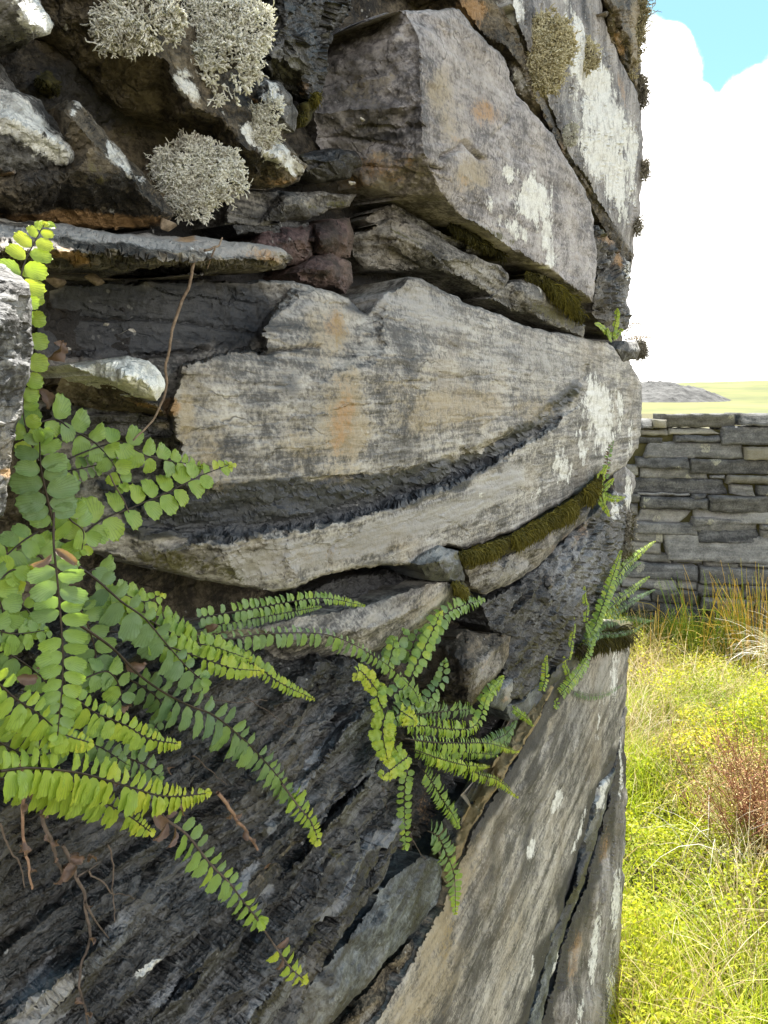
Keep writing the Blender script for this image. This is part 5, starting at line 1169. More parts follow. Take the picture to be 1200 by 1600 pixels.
# withered leaves caught in the big fern
LV = [(200, 1045, 34, .03), (272, 1205, 30, .024), (150, 1335, 26, .04), (100, 1370, 30, .044), (80, 560, 40, .022), (66, 610, 44, .026), (85, 535, 26, .02), (250, 1275, 36, .034), (290, 1270, 30, .032), (60, 1040, 34, .05), (180, 1225, 26, .03), (345, 985, 22, .02), (265, 990, 24, .03), (110, 1345, 22, .04), (30, 1060, 30, .055), (200, 1110, 26, .03)]
for (x, y, s_, oo) in LV:
    g = Geo()
    for q in range(1):
        c = np.array(at_wall(x + rngd.normal(0, 5), y + rngd.normal(0, 5), oo))
        ss = s_ * rngd.uniform(.7, 1.1) * np.linalg.norm(c - CAM) / F
        pinna(g, c, unit(rngd.normal(0, 1, 3) + (0, .3, -.6)), unit(rngd.normal(0, .6, 3) + (.8, -.4, .2)), ss, ss * .55, .2, 1.0, 1.0, rngd, .14)
    part('withered_leaf', g.mesh('withered_leaf'), M_LEAF, FA)
# ------------------------------------------------------------------ lichen and moss
def strands(P, r, k=3, tone=None):
    """P (N,m,3), r (N,m): many thin tubes at once"""
    N_, m, _ = P.shape
    T = np.gradient(P, axis=1)
    T /= np.linalg.norm(T, axis=2)[..., None] + 1e-12
    ref = np.array([0.37, 0.61, 0.70])
    B = np.cross(T, ref)
    B /= np.linalg.norm(B, axis=2)[..., None] + 1e-9
    Nn = np.cross(B, T)
    a = np.linspace(0, 2 * np.pi, k, endpoint=False)
    V = P[:, :, None] + r[:, :, None, None] * (np.cos(a)[:, None] * B[:, :, None] + np.sin(a)[:, None] * Nn[:, :, None])
    V = V.reshape(-1, 3)
    b = (np.arange(N_) * m * k)[:, None, None] + (np.arange(m - 1) * k)[None, :, None]
    j = np.arange(k)[None, None]
    q = np.stack([b + j, b + (j + 1) % k, b + k + (j + 1) % k, b + k + j], -1).reshape(-1, 4)
    A = np.zeros((len(V), 4))
    A[:, 0] = np.repeat(np.zeros(N_) if tone is None else tone, m * k)
    A[:, 1] = np.tile(np.repeat(np.linspace(0, 1, m), k), N_)
    return V, q, A


def tone_mat(name, stops, trans=0.0, rough=0.8, noise_scale=400, noise_amt=0.3, spec=0.3, tr_mul=(1.2, 1.25, 0.6)):
    m, N = new_mat(name)
    at = N.n('ShaderNodeAttribute', attribute_name='tone')
    sp = N.n('ShaderNodeSeparateColor', ins={'Color': at.outputs['Color']})
    pos = N.n('ShaderNodeTexCoord').outputs['Object']
    v = N.math('ADD', sp.outputs[0], N.math('MULTIPLY', N.math('SUBTRACT', N.noise(pos, noise_scale, 3), 0.5), noise_amt))
    col = N.ramp(v, stops)
    pr = N.n('ShaderNodeBsdfPrincipled', ins={'Base Color': col, 'Roughness': rough, 'Specular IOR Level': spec})
    out = pr.outputs[0]
    if trans:
        tr = N.n('ShaderNodeBsdfTranslucent', ins={'Color': N.mix(1.0, col, tr_mul, 'MULTIPLY')})
        out = N.n('ShaderNodeMixShader', ins={0: trans, 1: pr.outputs[0], 2: tr.outputs[0]}).outputs[0]
    N.n('ShaderNodeOutputMaterial', ins={'Surface': out})
    return m


M_LICHEN_W = tone_mat('cream bush lichen', [(0.0, (0.22, 0.19, 0.15)), (0.3, (0.50, 0.48, 0.42)), (0.65, (0.72, 0.705, 0.65)), (1.0, (0.82, 0.81, 0.77))], 0.15)
M_LICHEN_Y = tone_mat('buff bush lichen', [(0.0, (0.13, 0.11, 0.07)), (0.4, (0.40, 0.35, 0.21)), (0.75, (0.60, 0.54, 0.36)), (1.0, (0.72, 0.67, 0.50))], 0.15)
M_LICHEN_D = tone_mat('dull brown lichen', [(0.0, (0.08, 0.07, 0.055)), (0.5, (0.24, 0.215, 0.17)), (1.0, (0.42, 0.40, 0.34))], 0.1)
M_MOSS = tone_mat('olive moss', [(0.0, (0.020, 0.019, 0.006)), (0.4, (0.066, 0.060, 0.012)), (0.75, (0.135, 0.120, 0.018)), (1.0, (0.22, 0.19, 0.03))], 0.25)
M_MOSS_BASE = plain_mat('moss cushion', (0.016, 0.015, 0.006), (0.075, 0.066, 0.014), 500, 0.9, 0.8)
M_LBASE = plain_mat('lichen cushion', (0.035, 0.03, 0.022), (0.12, 0.105, 0.08), 500, 0.9, 0.8)
CR, CU, CF = ROT[:, 0], ROT[:, 1], -ROT[:, 2]


def tuft(label, px, py, rx, ry, o, n0, mat, scale=1.0, depth=.55, seed=0, group='bushy lichen tufts on the wall', r_mm=.36, len_mm=3.4, tone0=.62, clump=1.0, bite=0.0):
    n = int(n0 * 2.6)
    rng = np.random.default_rng(seed + 50)
    c = np.array(at_wall(px, py, o))
    k = np.linalg.norm(c - CAM) / F
    ax = np.stack([CR * rx * k, CU * ry * k, -CF * min(rx, ry) * k * depth])
    t = thing('lichen_tuft', label, 'lichen', tuple(c), group)
    # cushion under the branchlets
    u = np.linspace(0, np.pi, 24)
    v = np.linspace(0, 2 * np.pi, 48, endpoint=False)
    uu, vv = np.meshgrid(u, v, indexing='ij')
    S_ = np.stack([np.sin(uu) * np.cos(vv), np.sin(uu) * np.sin(vv), np.cos(uu)], -1).reshape(-1, 3)
    lump = 1 + .42 * fbm(S_ + seed * 3.1, 2.1, 4, .6, seed=seed)
    V = c + (S_ * lump[:, None] * .60) @ ax
    i = np.arange(23)[:, None] * 48
    j = np.arange(48)[None]
    q = np.stack([i + j, i + 48 + j, i + 48 + (j + 1) % 48, i + (j + 1) % 48], -1).reshape(-1, 4)
    part('cushion', mesh_np('cushion', V, q, True, {'tone': np.full((len(V), 4), .1)}), M_LBASE, t)
    d = rng.normal(0, 1, (n * 3, 3))
    d[:, 2] = np.abs(d[:, 2]) * 1.0 - .25
    d /= np.linalg.norm(d, axis=1)[:, None]
    dens = fbm(d + seed * 1.7, 3.4, 3, seed=seed + 3)
    d = d[(dens > -.18 * clump) | (rng.random(len(d)) < .12)][:n]
    n = len(d)
    lump = 1 + .46 * fbm(d + seed * 3.1, 2.1, 4, .6, seed=seed) + .22 * fbm(d + seed * 1.1, 7.5, 3, .6, seed=seed + 2) + rng.normal(0, .06, n)
    # several cushions of uneven size make up the tuft
    nb = 7
    bc = rng.normal(0, .42, (nb, 3)) * (1, 1, .35)
    bc = np.clip(bc, -.62, .62)
    bc[0] *= .2
    br = rng.uniform(.36, .60, nb)
    br[0] = .66
    w_ = rng.choice(nb, n, p=br ** 2 / (br ** 2).sum())
    loc_ = bc[w_] + d * (br[w_] * lump * rng.uniform(.86, 1.02, n))[:, None]
    inside = np.zeros(n, bool)
    for b_ in range(nb):
        inside |= (np.linalg.norm(loc_ - bc[b_], axis=1) < br[b_] * .72) & (w_ != b_)
    keep = ~inside & ((fbm(c + loc_ @ ax, 130 / scale, 2, seed=seed + 6) > -.22) | (rng.random(n) < .12))
    d, lump, loc_ = d[keep], lump[keep], loc_[keep]
    n = len(d)
    base = c + loc_ @ ax
    out = (d / np.array([rx, ry, min(rx, ry) * depth])) @ np.stack([CR, CU, -CF])
    out /= np.linalg.norm(out, axis=1)[:, None]
    m = 5
    L = len_mm * 1e-3 * scale * rng.uniform(.5, 1.3, n) * np.where(np.arange(n) % 6 == 0, 1.9, 1.0)
    P = [base]
    dr = out + rng.normal(0, .30, (n, 3))
    for s in range(m - 1):
        dr = dr / np.linalg.norm(dr, axis=1)[:, None] + rng.normal(0, .62, (n, 3))
        P.append(P[-1] + dr / np.linalg.norm(dr, axis=1)[:, None] * (L / (m - 1))[:, None])
    P = np.stack(P, 1)
    rr = r_mm * 1e-3 * scale * (rng.uniform(.7, 1.25, n) * np.where(np.arange(n) % 6 == 0, .6, 1.0))[:, None] * np.array([.75, .8, .95, 1.25, .7])
    tone = np.clip(tone0 + .5 * fbm(base, 160, 2, seed=seed) + rng.normal(0, .16, n), 0.05, 1)
    G_ = [strands(P, rr, 4, tone)]
    for b in range(3):
        st = P[:, 1 + b]
        dr = out + rng.normal(0, .75, (n, 3))
        Q = [st]
        for s in range(3):
            dr = dr / np.linalg.norm(dr, axis=1)[:, None] + rng.normal(0, .4, (n, 3))
            Q.append(Q[-1] + dr / np.linalg.norm(dr, axis=1)[:, None] * (L * .16)[:, None])
        Q = np.stack(Q, 1)
        G_.append(strands(Q, rr[:, :1] * np.array([.8, 1.3, 2.0, .9]), 4, np.clip(tone + rng.normal(.05, .1, n), 0, 1)))
    off = 0
    VV, QQ, AA = [], [], []
    for V, q, A in G_:
        VV.append(V); QQ.append(q + off); AA.append(A); off += len(V)
    me = mesh_np('branchlets', np.concatenate(VV), np.concatenate(QQ), True, {'tone': np.concatenate(AA)})
    part('branchlets', me, mat, t)
    return t


tuft('cream lichen tuft at the top edge, smaller and left of the biggest one', 222, 18, 56, 50, .016, 1700, M_LICHEN_W, 1.0, seed=1, tone0=.5)
tuft('biggest lichen tuft, creamy white, at the top of the long dark stone', 350, 50, 62, 68, .018, 2900, M_LICHEN_W, 1.05, seed=2, tone0=.7)
tuft('silvery lichen tuft hanging above the rusty plank stone', 300, 270, 62, 58, .004, 2600, M_LICHEN_W, .9, seed=43, tone0=.66, len_mm=3.4, depth=.4)
tuft('buff lichen tuft high on the wall between block and sky', 852, 86, 36, 58, .022, 2200, M_LICHEN_Y, 1.4, seed=4, tone0=.66)
tuft('small buff lichen tuft right of the high buff tuft', 920, 84, 11, 22, .016, 400, M_LICHEN_Y, 1.2, seed=5, tone0=.6)
tuft('lichen tuft among the white frost at the tip of the long stone', 408, 196, 26, 30, .018, 700, M_LICHEN_W, .8, seed=6, tone0=.45)
tuft('tiny pale lichen tuft on the joint beside the tall lichened block', 890, 214, 10, 14, .016, 260, M_LICHEN_W, 1.2, seed=7, tone0=.5)
for k, (x, y, rx, ry, oo, lb) in enumerate([(1000, 140, 5, 20, .0, 'brown lichen tuft outlined by the cloud, highest on the wall end'), (1003, 268, 4, 9, .0, 'brown lichen tuft standing out by itself against the cloud, middle of the wall end'),
                                            (992, 352, 5, 15, -.002, 'brown lichen tuft on the wall end just below the tall lichened block'), (1001, 548, 5, 11, .0, 'brown lichen tuft on the cobble that pokes into the sky'),
                                            (977, 838, 10, 34, -.002, 'dark brown lichen tuft on the wall end in front of the back wall'), (992, 30, 12, 70, .004, 'long ragged lichen growth on the rock at the top by the blue sky')]):
    tuft(lb, x, y, rx, ry, oo, 260 if k < 5 else 900, M_LICHEN_D if k < 5 else M_LICHEN_Y, 1.6, .8, seed=10 + k, tone0=.5 if k < 5 else .35, len_mm=5.5)


def moss(label, cushion, path, n, hang_px, o, seed=0, tone0=.5, spread=9, cat='moss'):
    rng = np.random.default_rng(seed + 500)
    c = at_wall(*np.mean([p[:2] for p in path], 0), o)
    t = thing('moss_patch', label, cat, c, 'moss in the joints of the wall')
    V, Fc, at = build_relief(cushion, o=o - .004, inner=[(p[0], p[1], o + .004) for p in path[1:-1]], res=3, jit=5, amp=.003, freq=70, ridged=False, edge=(10, .007), depth=.03)
    part('cushion', mesh_np('cushion', V, Fc, True, at), M_MOSS_BASE, t)
    a = np.array([p[:2] for p in path], float)
    seg = np.r_[0, np.cumsum(np.hypot(*np.diff(a, axis=0).T))]
    ts = rng.random(n) * seg[-1]
    lump = fbm(np.c_[ts, np.zeros(n), np.zeros(n)], 1 / 26., 2, seed=seed + 4)
    x = np.interp(ts, seg, a[:, 0]) + rng.normal(0, 2, n)
    dy = rng.uniform(-.6, 1, n) * spread
    y = np.interp(ts, seg, a[:, 1]) + dy
    oo = o + .004 + .004 * lump - .004 * np.abs(dy / spread) ** 2 + rng.uniform(-.002, .001, n)
    P0 = wall_pt(np.c_[x, y], oo)
    k = (np.linalg.norm(P0 - CAM, axis=1) / F)[:, None]
    hl = hang_px * rng.uniform(.3, 1.1, n)[:, None] * k * (1 + 1.0 * lump[:, None]).clip(.15, 2)
    out = np.c_[rng.uniform(.2, .9, n), rng.normal(0, .25, n), rng.uniform(-.9, .35, n)]
    pts = [P0]
    for s in range(4):
        out = out / np.linalg.norm(out, axis=1)[:, None] + np.c_[np.full(n, -.12), np.zeros(n), np.full(n, -.35)] + rng.normal(0, .16, (n, 3))
        pts.append(pts[-1] + out / np.linalg.norm(out, axis=1)[:, None] * hl / 4)
    P = np.stack(pts, 1)
    rr = np.broadcast_to(k * .85 * np.array([1, 1.1, 1.0, .8, .3]), (n, 5)) * rng.uniform(.7, 1.2, n)[:, None]
    V, q, A = strands(P, rr, 3, np.clip(tone0 + .35 * lump + rng.normal(0, .16, n), 0, 1))
    part('fronds', mesh_np('fronds', V, q, True, {'tone': A}), M_MOSS, t)


moss('long hanging strip of olive moss along the lower edge of the great slab', [(712, 868), (740, 855), (800, 835), (850, 806), (900, 776), (936, 740), (944, 752), (915, 790), (870, 826), (820, 858), (770, 880), (728, 886)],
     [(716, 868), (750, 858), (800, 840), (850, 812), (900, 782), (940, 745)], 7500, 15, .012, 1, .60, 9)
moss('olive moss in the joint under the right end of the biggest block', [(818, 428), (850, 425), (880, 445), (906, 468), (916, 500), (900, 505), (870, 480), (840, 455)], [(822, 430), (850, 438), (880, 460), (906, 490)], 2600, 14, .006, 2, .55, 11)
moss('small bright moss cushion below the dark knob', [(706, 906), (722, 902), (732, 918), (728, 934), (714, 936), (706, 922)], [(710, 912), (718, 918), (726, 924)], 700, 10, .016, 3, .75, 9)
moss('dark moss on the ledge beneath the big block face', [(700, 345), (740, 355), (790, 390), (785, 408), (750, 398), (710, 372)], [(704, 352), (745, 374), (786, 398)], 1500, 14, .004, 4, .3, 8)
moss('faint moss tuft in the recess at the upper left', [(52, 120), (75, 112), (95, 132), (85, 152), (60, 146)], [(56, 128), (74, 130), (90, 140)], 500, 10, -.014, 5, .35, 10)
moss('moss beard under the lumpy rock at the top', [(466, 160), (482, 150), (500, 140), (496, 165), (478, 195), (464, 190)], [(494, 146), (482, 166), (470, 186)], 700, 10, .004, 6, .6, 8)

moss('dark moss clump added to hide the sunlit slab top at the foot of the far fern', [(896, 1012), (930, 985), (986, 972), (988, 996), (950, 1004), (905, 1028)], [(902, 1016), (940, 992), (985, 984)], 1800, 16, .004, 7, .22, 10)  # added clump, covers the sunlit top of the leaning slab

# little pale crumbs of stone and grit lying on the ledges
rngc = np.random.default_rng(11)
M_CRUMB = plain_mat('pale crumb', (0.20, 0.18, 0.15), (0.52, 0.50, 0.45), 600, 0.8, 0.5)
M_CRUMB_B = plain_mat('brown crumb', (0.10, 0.075, 0.05), (0.27, 0.21, 0.15), 500, 0.85, 0.6)
crumbs = [(166, 507, 5, 'pale grit crumb on the dark upper part of the great slab, left of two', 0), (206, 517, 7, 'pale grit crumb on the dark upper part of the great slab, right of two', 0), (108, 545, 4, 'tiny pale crumb left of the white topped chip', 0),
          (86, 440, 16, 'brown lump under the plank stone beside the bright fern tip', 1), (146, 438, 15, 'flat brown lump hanging under the plank stone', 1), (262, 352, 16, 'crumbly brown lump between the wedge stone and the plank', 1), (550, 286, 6, 'pale crumb on the packing stones beside the big block', 0), (566, 186, 5, 'white speck on the dark left face of the biggest block', 0)]
for (x, y, r_, lb, kd) in crumbs:
    oo = {0: -.006, 1: .006}[kd]
    oo = {86: .004, 146: .002, 262: .012, 550: -.004, 566: -.006, 166: -.018, 206: -.016, 108: -.02}[x]
    c = np.array(at_wall(x, y, oo))
    k = np.linalg.norm(c - CAM) / F
    u = rngc.normal(0, 1, (160, 3)); u /= np.linalg.norm(u, axis=1)[:, None]
    import bmesh
    bm = bmesh.new()
    for p_ in rngc.normal(0, 1, (16, 3)):
        bm.verts.new(tuple(p_ / np.linalg.norm(p_) * rngc.uniform(.7, 1.1)))
    hull = bmesh.ops.convex_hull(bm, input=bm.verts[:])
    bmesh.ops.bevel(bm, geom=bm.edges[:], offset=.08, segments=1, affect='EDGES')
    bmesh.ops.triangulate(bm, faces=bm.faces[:])
    bm.verts.index_update()
    V = np.array([v.co for v in bm.verts]); T_ = np.array([[v.index for v in f.verts] for f in bm.faces]); bm.free()
    V = V * (r_ * k * np.array([.8, 1.2, .7]))
    o = link('stone_crumb', mesh_np('stone_crumb', V, T_, False, {'tone': np.zeros((len(V), 4))}), M_CRUMB_B if kd else M_CRUMB, None, lb, 'pebble')
    o.location = tuple(c)
# ------------------------------------------------------------------ ground, hill, back wall
FW = np.array([-math.sin(HEAD), math.cos(HEAD), 0.0])
RT = np.array([math.cos(HEAD), math.sin(HEAD), 0.0])
BASE = np.array([D, 0, 0.0])


def gz(P):
    P = np.asarray(P, float)
    d = np.hypot(P[:, 0] - D, P[:, 1])
    q = np.c_[P[:, 0], P[:, 1], np.zeros(len(P))]
    return .035 * fbm(q, 1.6, 4, seed=900) * np.clip(d / 1.0, 0, 1) * np.clip(1.5 - d / 30, .2, 1) - .02


M_SOIL = plain_mat('peaty turf', (0.030, 0.026, 0.010), (0.12, 0.105, 0.03), 40, 0.95, 0.8, 0, .01)
r_ = np.r_[np.linspace(.02, 6, 70), np.geomspace(6.3, 900, 60)]
th = np.linspace(0, 2 * np.pi, 180, endpoint=False)
rr, tt = np.meshgrid(r_, th, indexing='ij')
GV = np.c_[(D + rr * np.cos(tt)).ravel(), (rr * np.sin(tt)).ravel(), np.zeros(rr.size)]
GV[:, 2] = gz(GV)
i = np.arange(len(r_) - 1)[:, None] * 180
j = np.arange(180)[None]
gq = np.stack([i + j, i + 180 + j, i + 180 + (j + 1) % 180, i + (j + 1) % 180], -1).reshape(-1, 4)
link('ground', mesh_np('ground', GV, gq, True), M_SOIL, kind='structure')

# far hillside of rough pasture, with a grey tip of quarry waste on its left shoulder
m_, N = new_mat('hill pasture')
pos = N.n('ShaderNodeTexCoord').outputs['Object']
sc_ = N.n('ShaderNodeVectorMath', operation='MULTIPLY', ins={0: pos, 1: (.05, .05, .5)}).outputs[0]
nn = N.noise(sc_, 1.0, 6, .65)
col = N.ramp(nn, [(.3, (.045, .060, .010)), (.5, (.10, .108, .018)), (.7, (.165, .148, .042))])
N.n('ShaderNodeOutputMaterial', ins={'Surface': N.n('ShaderNodeBsdfPrincipled', ins={'Base Color': col, 'Roughness': .95}).outputs[0]})
fs = np.linspace(70, 420, 50)
rs = np.linspace(-.9, 1.6, 130)
ff, qq = np.meshgrid(fs, rs, indexing='ij')
P = BASE + ff.reshape(-1, 1) * FW + (ff * qq).reshape(-1, 1) * RT
t_ = np.clip((ff.ravel() - 70) / 180, 0, 1)
prof = (t_ * t_ * (3 - 2 * t_))
edge_ = .0285 + .026 * np.clip(qq.ravel() - .34, -.3, 1.2)
P[:, 2] = -.4 + prof * (250 * edge_ + 1.1) * np.clip(1 - (ff.ravel() - 260) / 400, 0, 1) + prof * 1.2 * fbm(P, .02, 4, seed=33) + .25 * prof * fbm(P, .3, 3, seed=35)
n_r = len(rs)
i = np.arange(len(fs) - 1)[:, None] * n_r
j = np.arange(n_r - 1)[None]
hq = np.stack([i + j, i + n_r + j, i + n_r + j + 1, i + j + 1], -1).reshape(-1, 4)
link('hill', mesh_np('hill', P, hq, True), m_, kind='structure')

M_TIP = plain_mat('quarry waste', (0.022, 0.022, 0.022), (0.115, 0.113, 0.11), .5, 0.95, 1.0, 0, .5)
a_, b_ = np.meshgrid(np.linspace(0, 1, 40), np.linspace(-1, 1, 150), indexing='ij')
cx = BASE + 150 * FW + 150 * .34 * RT
P = cx + ((a_ - .5) * 60).reshape(-1, 1) * FW + (b_ * 13).reshape(-1, 1) * RT
hp = np.clip(np.sin(a_ * np.pi), 0, 1).ravel() ** .6 * np.clip(1 - np.abs(b_.ravel()) ** 2.2, 0, 1)
P[:, 2] = -.5 + 6.0 * hp + hp * (.9 * fbm(P, .10, 4, seed=60) + .7 * fbm(P, .6, 3, seed=61, ridged=True))
n_r = 150
i = np.arange(39)[:, None] * n_r
j = np.arange(n_r - 1)[None]
link('quarry_tip', mesh_np('quarry_tip', P, np.stack([i + j, i + n_r + j, i + n_r + j + 1, i + j + 1], -1).reshape(-1, 4), False), M_TIP, kind='structure')

# back wall
BF = 3.55
bw_n = -(FW * math.cos(math.radians(7)) + RT * math.sin(math.radians(7)) * -1.0) * 1.0
bw_n = unit(-FW * math.cos(math.radians(7)) - RT * math.sin(math.radians(7)))
bw_p = BASE + FW * BF + RT * BF * .40
bw_u = unit(np.cross(np.array([0, 0, 1.0]), bw_n))
if bw_u @ RT < 0:
    bw_u = -bw_u


def bw_pt(p, o):
    r = rays(p)
    t = ((bw_p - CAM) @ bw_n) / (r @ bw_n)
    return CAM + r * t[:, None] + np.asarray(o)[:, None] * bw_n


m_b, N = new_mat('back wall slate')
pos = N.n('ShaderNodeTexCoord').outputs['Object']
ra = N.n('ShaderNodeAttribute', attribute_name='tone')
sp = N.n('ShaderNodeSeparateColor', ins={'Color': ra.outputs['Color']})
wv = N.n('ShaderNodeVectorMath', operation='ADD', ins={0: pos, 1: N.n('ShaderNodeCombineXYZ', ins={0: N.math('MULTIPLY', sp.outputs[0], 37.0), 1: 0.0, 2: N.math('MULTIPLY', sp.outputs[0], 11.0)}).outputs[0]}).outputs[0]
s1 = N.n('ShaderNodeVectorMath', operation='MULTIPLY', ins={0: wv, 1: (7, 7, 46)}).outputs[0]
n1, n2, n3 = N.noise(s1, 1, 6, .65), N.noise(wv, 22, 6, .65), N.noise(wv, 140, 4, .65)
v = N.math('ADD', N.math('MULTIPLY', n1, .5), N.math('MULTIPLY', n2, .5))
v = N.math('ADD', v, N.math('MULTIPLY', N.math('SUBTRACT', n3, .5), .4))
v = N.math('ADD', v, N.math('MULTIPLY', N.math('SUBTRACT', sp.outputs[0], .5), .22))
col = N.ramp(v, [(.32, (.034, .035, .037)), (.5, (.118, .119, .119)), (.70, (.26, .26, .254))])
vo = N.n('ShaderNodeTexVoronoi', ins={'Vector': N.n('ShaderNodeVectorMath', operation='ADD', ins={0: wv, 1: N.n('ShaderNodeVectorMath', operation='SCALE', ins={0: N.noise(wv, 30, 3, out=1), 'Scale': .03}).outputs[0]}).outputs[0], 'Scale': 8.0})
rad = N.math('MULTIPLY', N.n('ShaderNodeSeparateColor', ins={'Color': vo.outputs['Color']}).outputs[0], .30)
sm = N.smooth(N.math('SUBTRACT', rad, vo.outputs['Distance']), .0, .03)
sm = N.math('MULTIPLY', sm, N.smooth(n3, .38, .55))
col = N.mix(N.math('MULTIPLY', sm, .6), col, N.mix(n2, (.34, .34, .30), (.40, .39, .26)))
col = N.mix(N.math('MULTIPLY', sp.outputs[1], .6), col, (.36, .33, .24))
bp = N.n('ShaderNodeBump', ins={'Height': N.math('ADD', n1, n3), 'Strength': .5, 'Distance': .012})
N.n('ShaderNodeOutputMaterial', ins={'Surface': N.n('ShaderNodeBsdfPrincipled', ins={'Base Color': col, 'Roughness': .85, 'Normal': bp.outputs[0], 'Specular IOR Level': .3}).outputs[0]})

BW = thing('stone_wall', 'low dry stone wall of flat grey slates closing off the grass behind', 'stone wall', tuple(bw_p * (1, 1, 0)))
rngb = np.random.default_rng(21)


def course_stone(x0, x1, y0, y1, pale=0.0, tl=0, tr=0, bl=0, br=0, tilt=0, o=None, name='slate'):
    """px corners of the visible face"""
    w, h = x1 - x0, y1 - y0
    nx, ny = max(6, int(w / 3)), max(5, int(h / 2.5))
    u, v = np.meshgrid(np.linspace(0, 1, nx), np.linspace(0, 1, ny))
    u, v = u.ravel(), v.ravel()
    s = rngb.integers(0, 9999)
    L = x0 + tl * (1 - v) + bl * v
    R = x1 + tr * (1 - v) + br * v
    X = L + (R - L) * u
    Y = y0 + (y1 - y0) * v + tilt * (u - .5)
    e = np.minimum(np.minimum(u, 1 - u) * w, np.minimum(v, 1 - v) * h)
    nz = np.c_[fbm(np.c_[X, Y, np.full(len(X), s)], 1 / 14., 3, seed=s), fbm(np.c_[X, Y, np.full(len(X), s + .5)], 1 / 14., 3, seed=s + 1)]
    X = X + nz[:, 0] * 2.6
    Y = Y + nz[:, 1] * 2.2
    of = rngb.uniform(-.028, .028) if o is None else o
    tx, ty = rngb.normal(0, .012), rngb.normal(0, .010)
    O = of + tx * (u - .5) * 2 + ty * (v - .5) * 2 - .008 * (1 - np.sqrt(np.clip(1 - (1 - np.clip(e / 2.2, 0, 1)) ** 2, 0, 1)))
    P = bw_pt(np.c_[X, Y], O)
    P = P + bw_n * (.006 * fbm(P * (1, 1, 3), 14, 4, seed=s))[:, None]
    idx = np.arange(nx * ny).reshape(ny, nx)
    q = [np.stack([idx[:-1, :-1], idx[1:, :-1], idx[1:, 1:], idx[:-1, 1:]], -1).reshape(-1, 4)]
    ring = np.r_[idx[0, :-1], idx[:-1, -1], idx[-1, ::-1][:-1], idx[::-1, 0][:-1]]
    Bk = P[ring] - bw_n * .22 + np.array([0, 0, 0])
    cen = Bk.mean(0)
    Bk = Bk + (cen - Bk) * .03
    n0 = len(P)
    cur = n0 + np.arange(len(ring))
    nxt = np.roll(np.arange(len(ring)), -1)
    q.append(np.c_[ring, ring[nxt], cur[nxt], cur])
    V = np.r_[P, Bk]
    tone = np.zeros((len(V), 4))
    tone[:, 0] = rngb.random()
    tone[:, 1] = pale
    part(name, mesh_np(name, V, [np.concatenate(q)], True, {'tone': tone}), m_b, BW)


Zs = 3.6375
rows = [(440, 515, 345, 402, .1), (512, 585, 342, 400, .8), (568, 985, 314, 396, .15, -3, 0, 10, 0), (1008, 1250, 310, 382, .1, -8, 0, 0, 0), (445, 600, 404, 442, .5), (600, 905, 396, 435, .75, 8, -40, 0, 10), (636, 905, 437, 480, .0), (905, 1260, 382, 495, .0),
        (436, 576, 448, 490, .0), (456, 1036, 474, 572, .05, 40, 0, 0, -6), (1034, 1260, 500, 582, .7, 4, 0, 0, 0), (418, 712, 558, 626, .05), (720, 1260, 574, 664, .05), (440, 840, 617, 690, .05, 4, -6, 0, 0), (290, 436, 600, 672, .2), (936, 1260, 668, 716, .35, 6, 0, -4, 0),
        (845, 930, 662, 688, .0), (378, 948, 682, 776, .0, 0, -24, 0, 0), (953, 1097, 716, 782, .1, 0, -10, 6, 0), (1110, 1260, 722, 786, .05), (428, 732, 766, 788, .1), (740, 816, 770, 800, .0), (445, 822, 788, 856, .0), (825, 1260, 782, 882, .05), (380, 442, 770, 822, .1), (385, 434, 826, 896, .05),
        (415, 746, 862, 940, .1, 30, -4, -4, -70), (750, 1260, 860, 945, .05), (728, 1126, 908, 1000, .0, 10, -10, 0, 0), (408, 770, 932, 1004, .0), (768, 1130, 966, 1056, .0, 0, -10, 0, 0), (1136, 1260, 948, 980, .05), (1130, 1260, 982, 1060, .2), (404, 572, 984, 1050, .0), (568, 1260, 1006, 1160, .05, 6, 0, 24, 0),
        (370, 562, 1046, 1112, .25), (440, 622, 1108, 1162, .15, 0, -10, 0, 0), (626, 806, 1116, 1172, .1), (345, 762, 1166, 1254, .0), (770, 1260, 1190, 1292, .05), (810, 1000, 1160, 1196, .2), (1000, 1260, 1164, 1192, .1), (330, 640, 1238, 1312, .05), (642, 762, 1256, 1316, .05), (500, 764, 1312, 1400, .1), (330, 498, 1318, 1372, .05),
        (768, 1030, 1296, 1370, .0), (1034, 1260, 1296, 1384, .1), (330, 530, 1376, 1440, .1), (534, 790, 1402, 1470, .05), (794, 1100, 1374, 1452, .05), (1104, 1260, 1390, 1460, .0), (330, 620, 1446, 1520, .0), (624, 900, 1474, 1530, .05), (904, 1260, 1460, 1540, .05)]
for r in rows:
    x0, x1, y0, y1, pale = r[:5]
    tl, tr, bl, br = (list(r[5:]) + [0, 0, 0, 0])[:4]
    tlt = 3.0 * (x1 - x0) / Zs / 100 * (y0 - 300) / 500
    course_stone(880 + x0 / Zs + .9, 880 + x1 / Zs - .9, 560 + y0 / Zs + .9, 560 + y1 / Zs - .9, pale, tl / Zs, tr / Zs, bl / Zs, br / Zs, tlt)
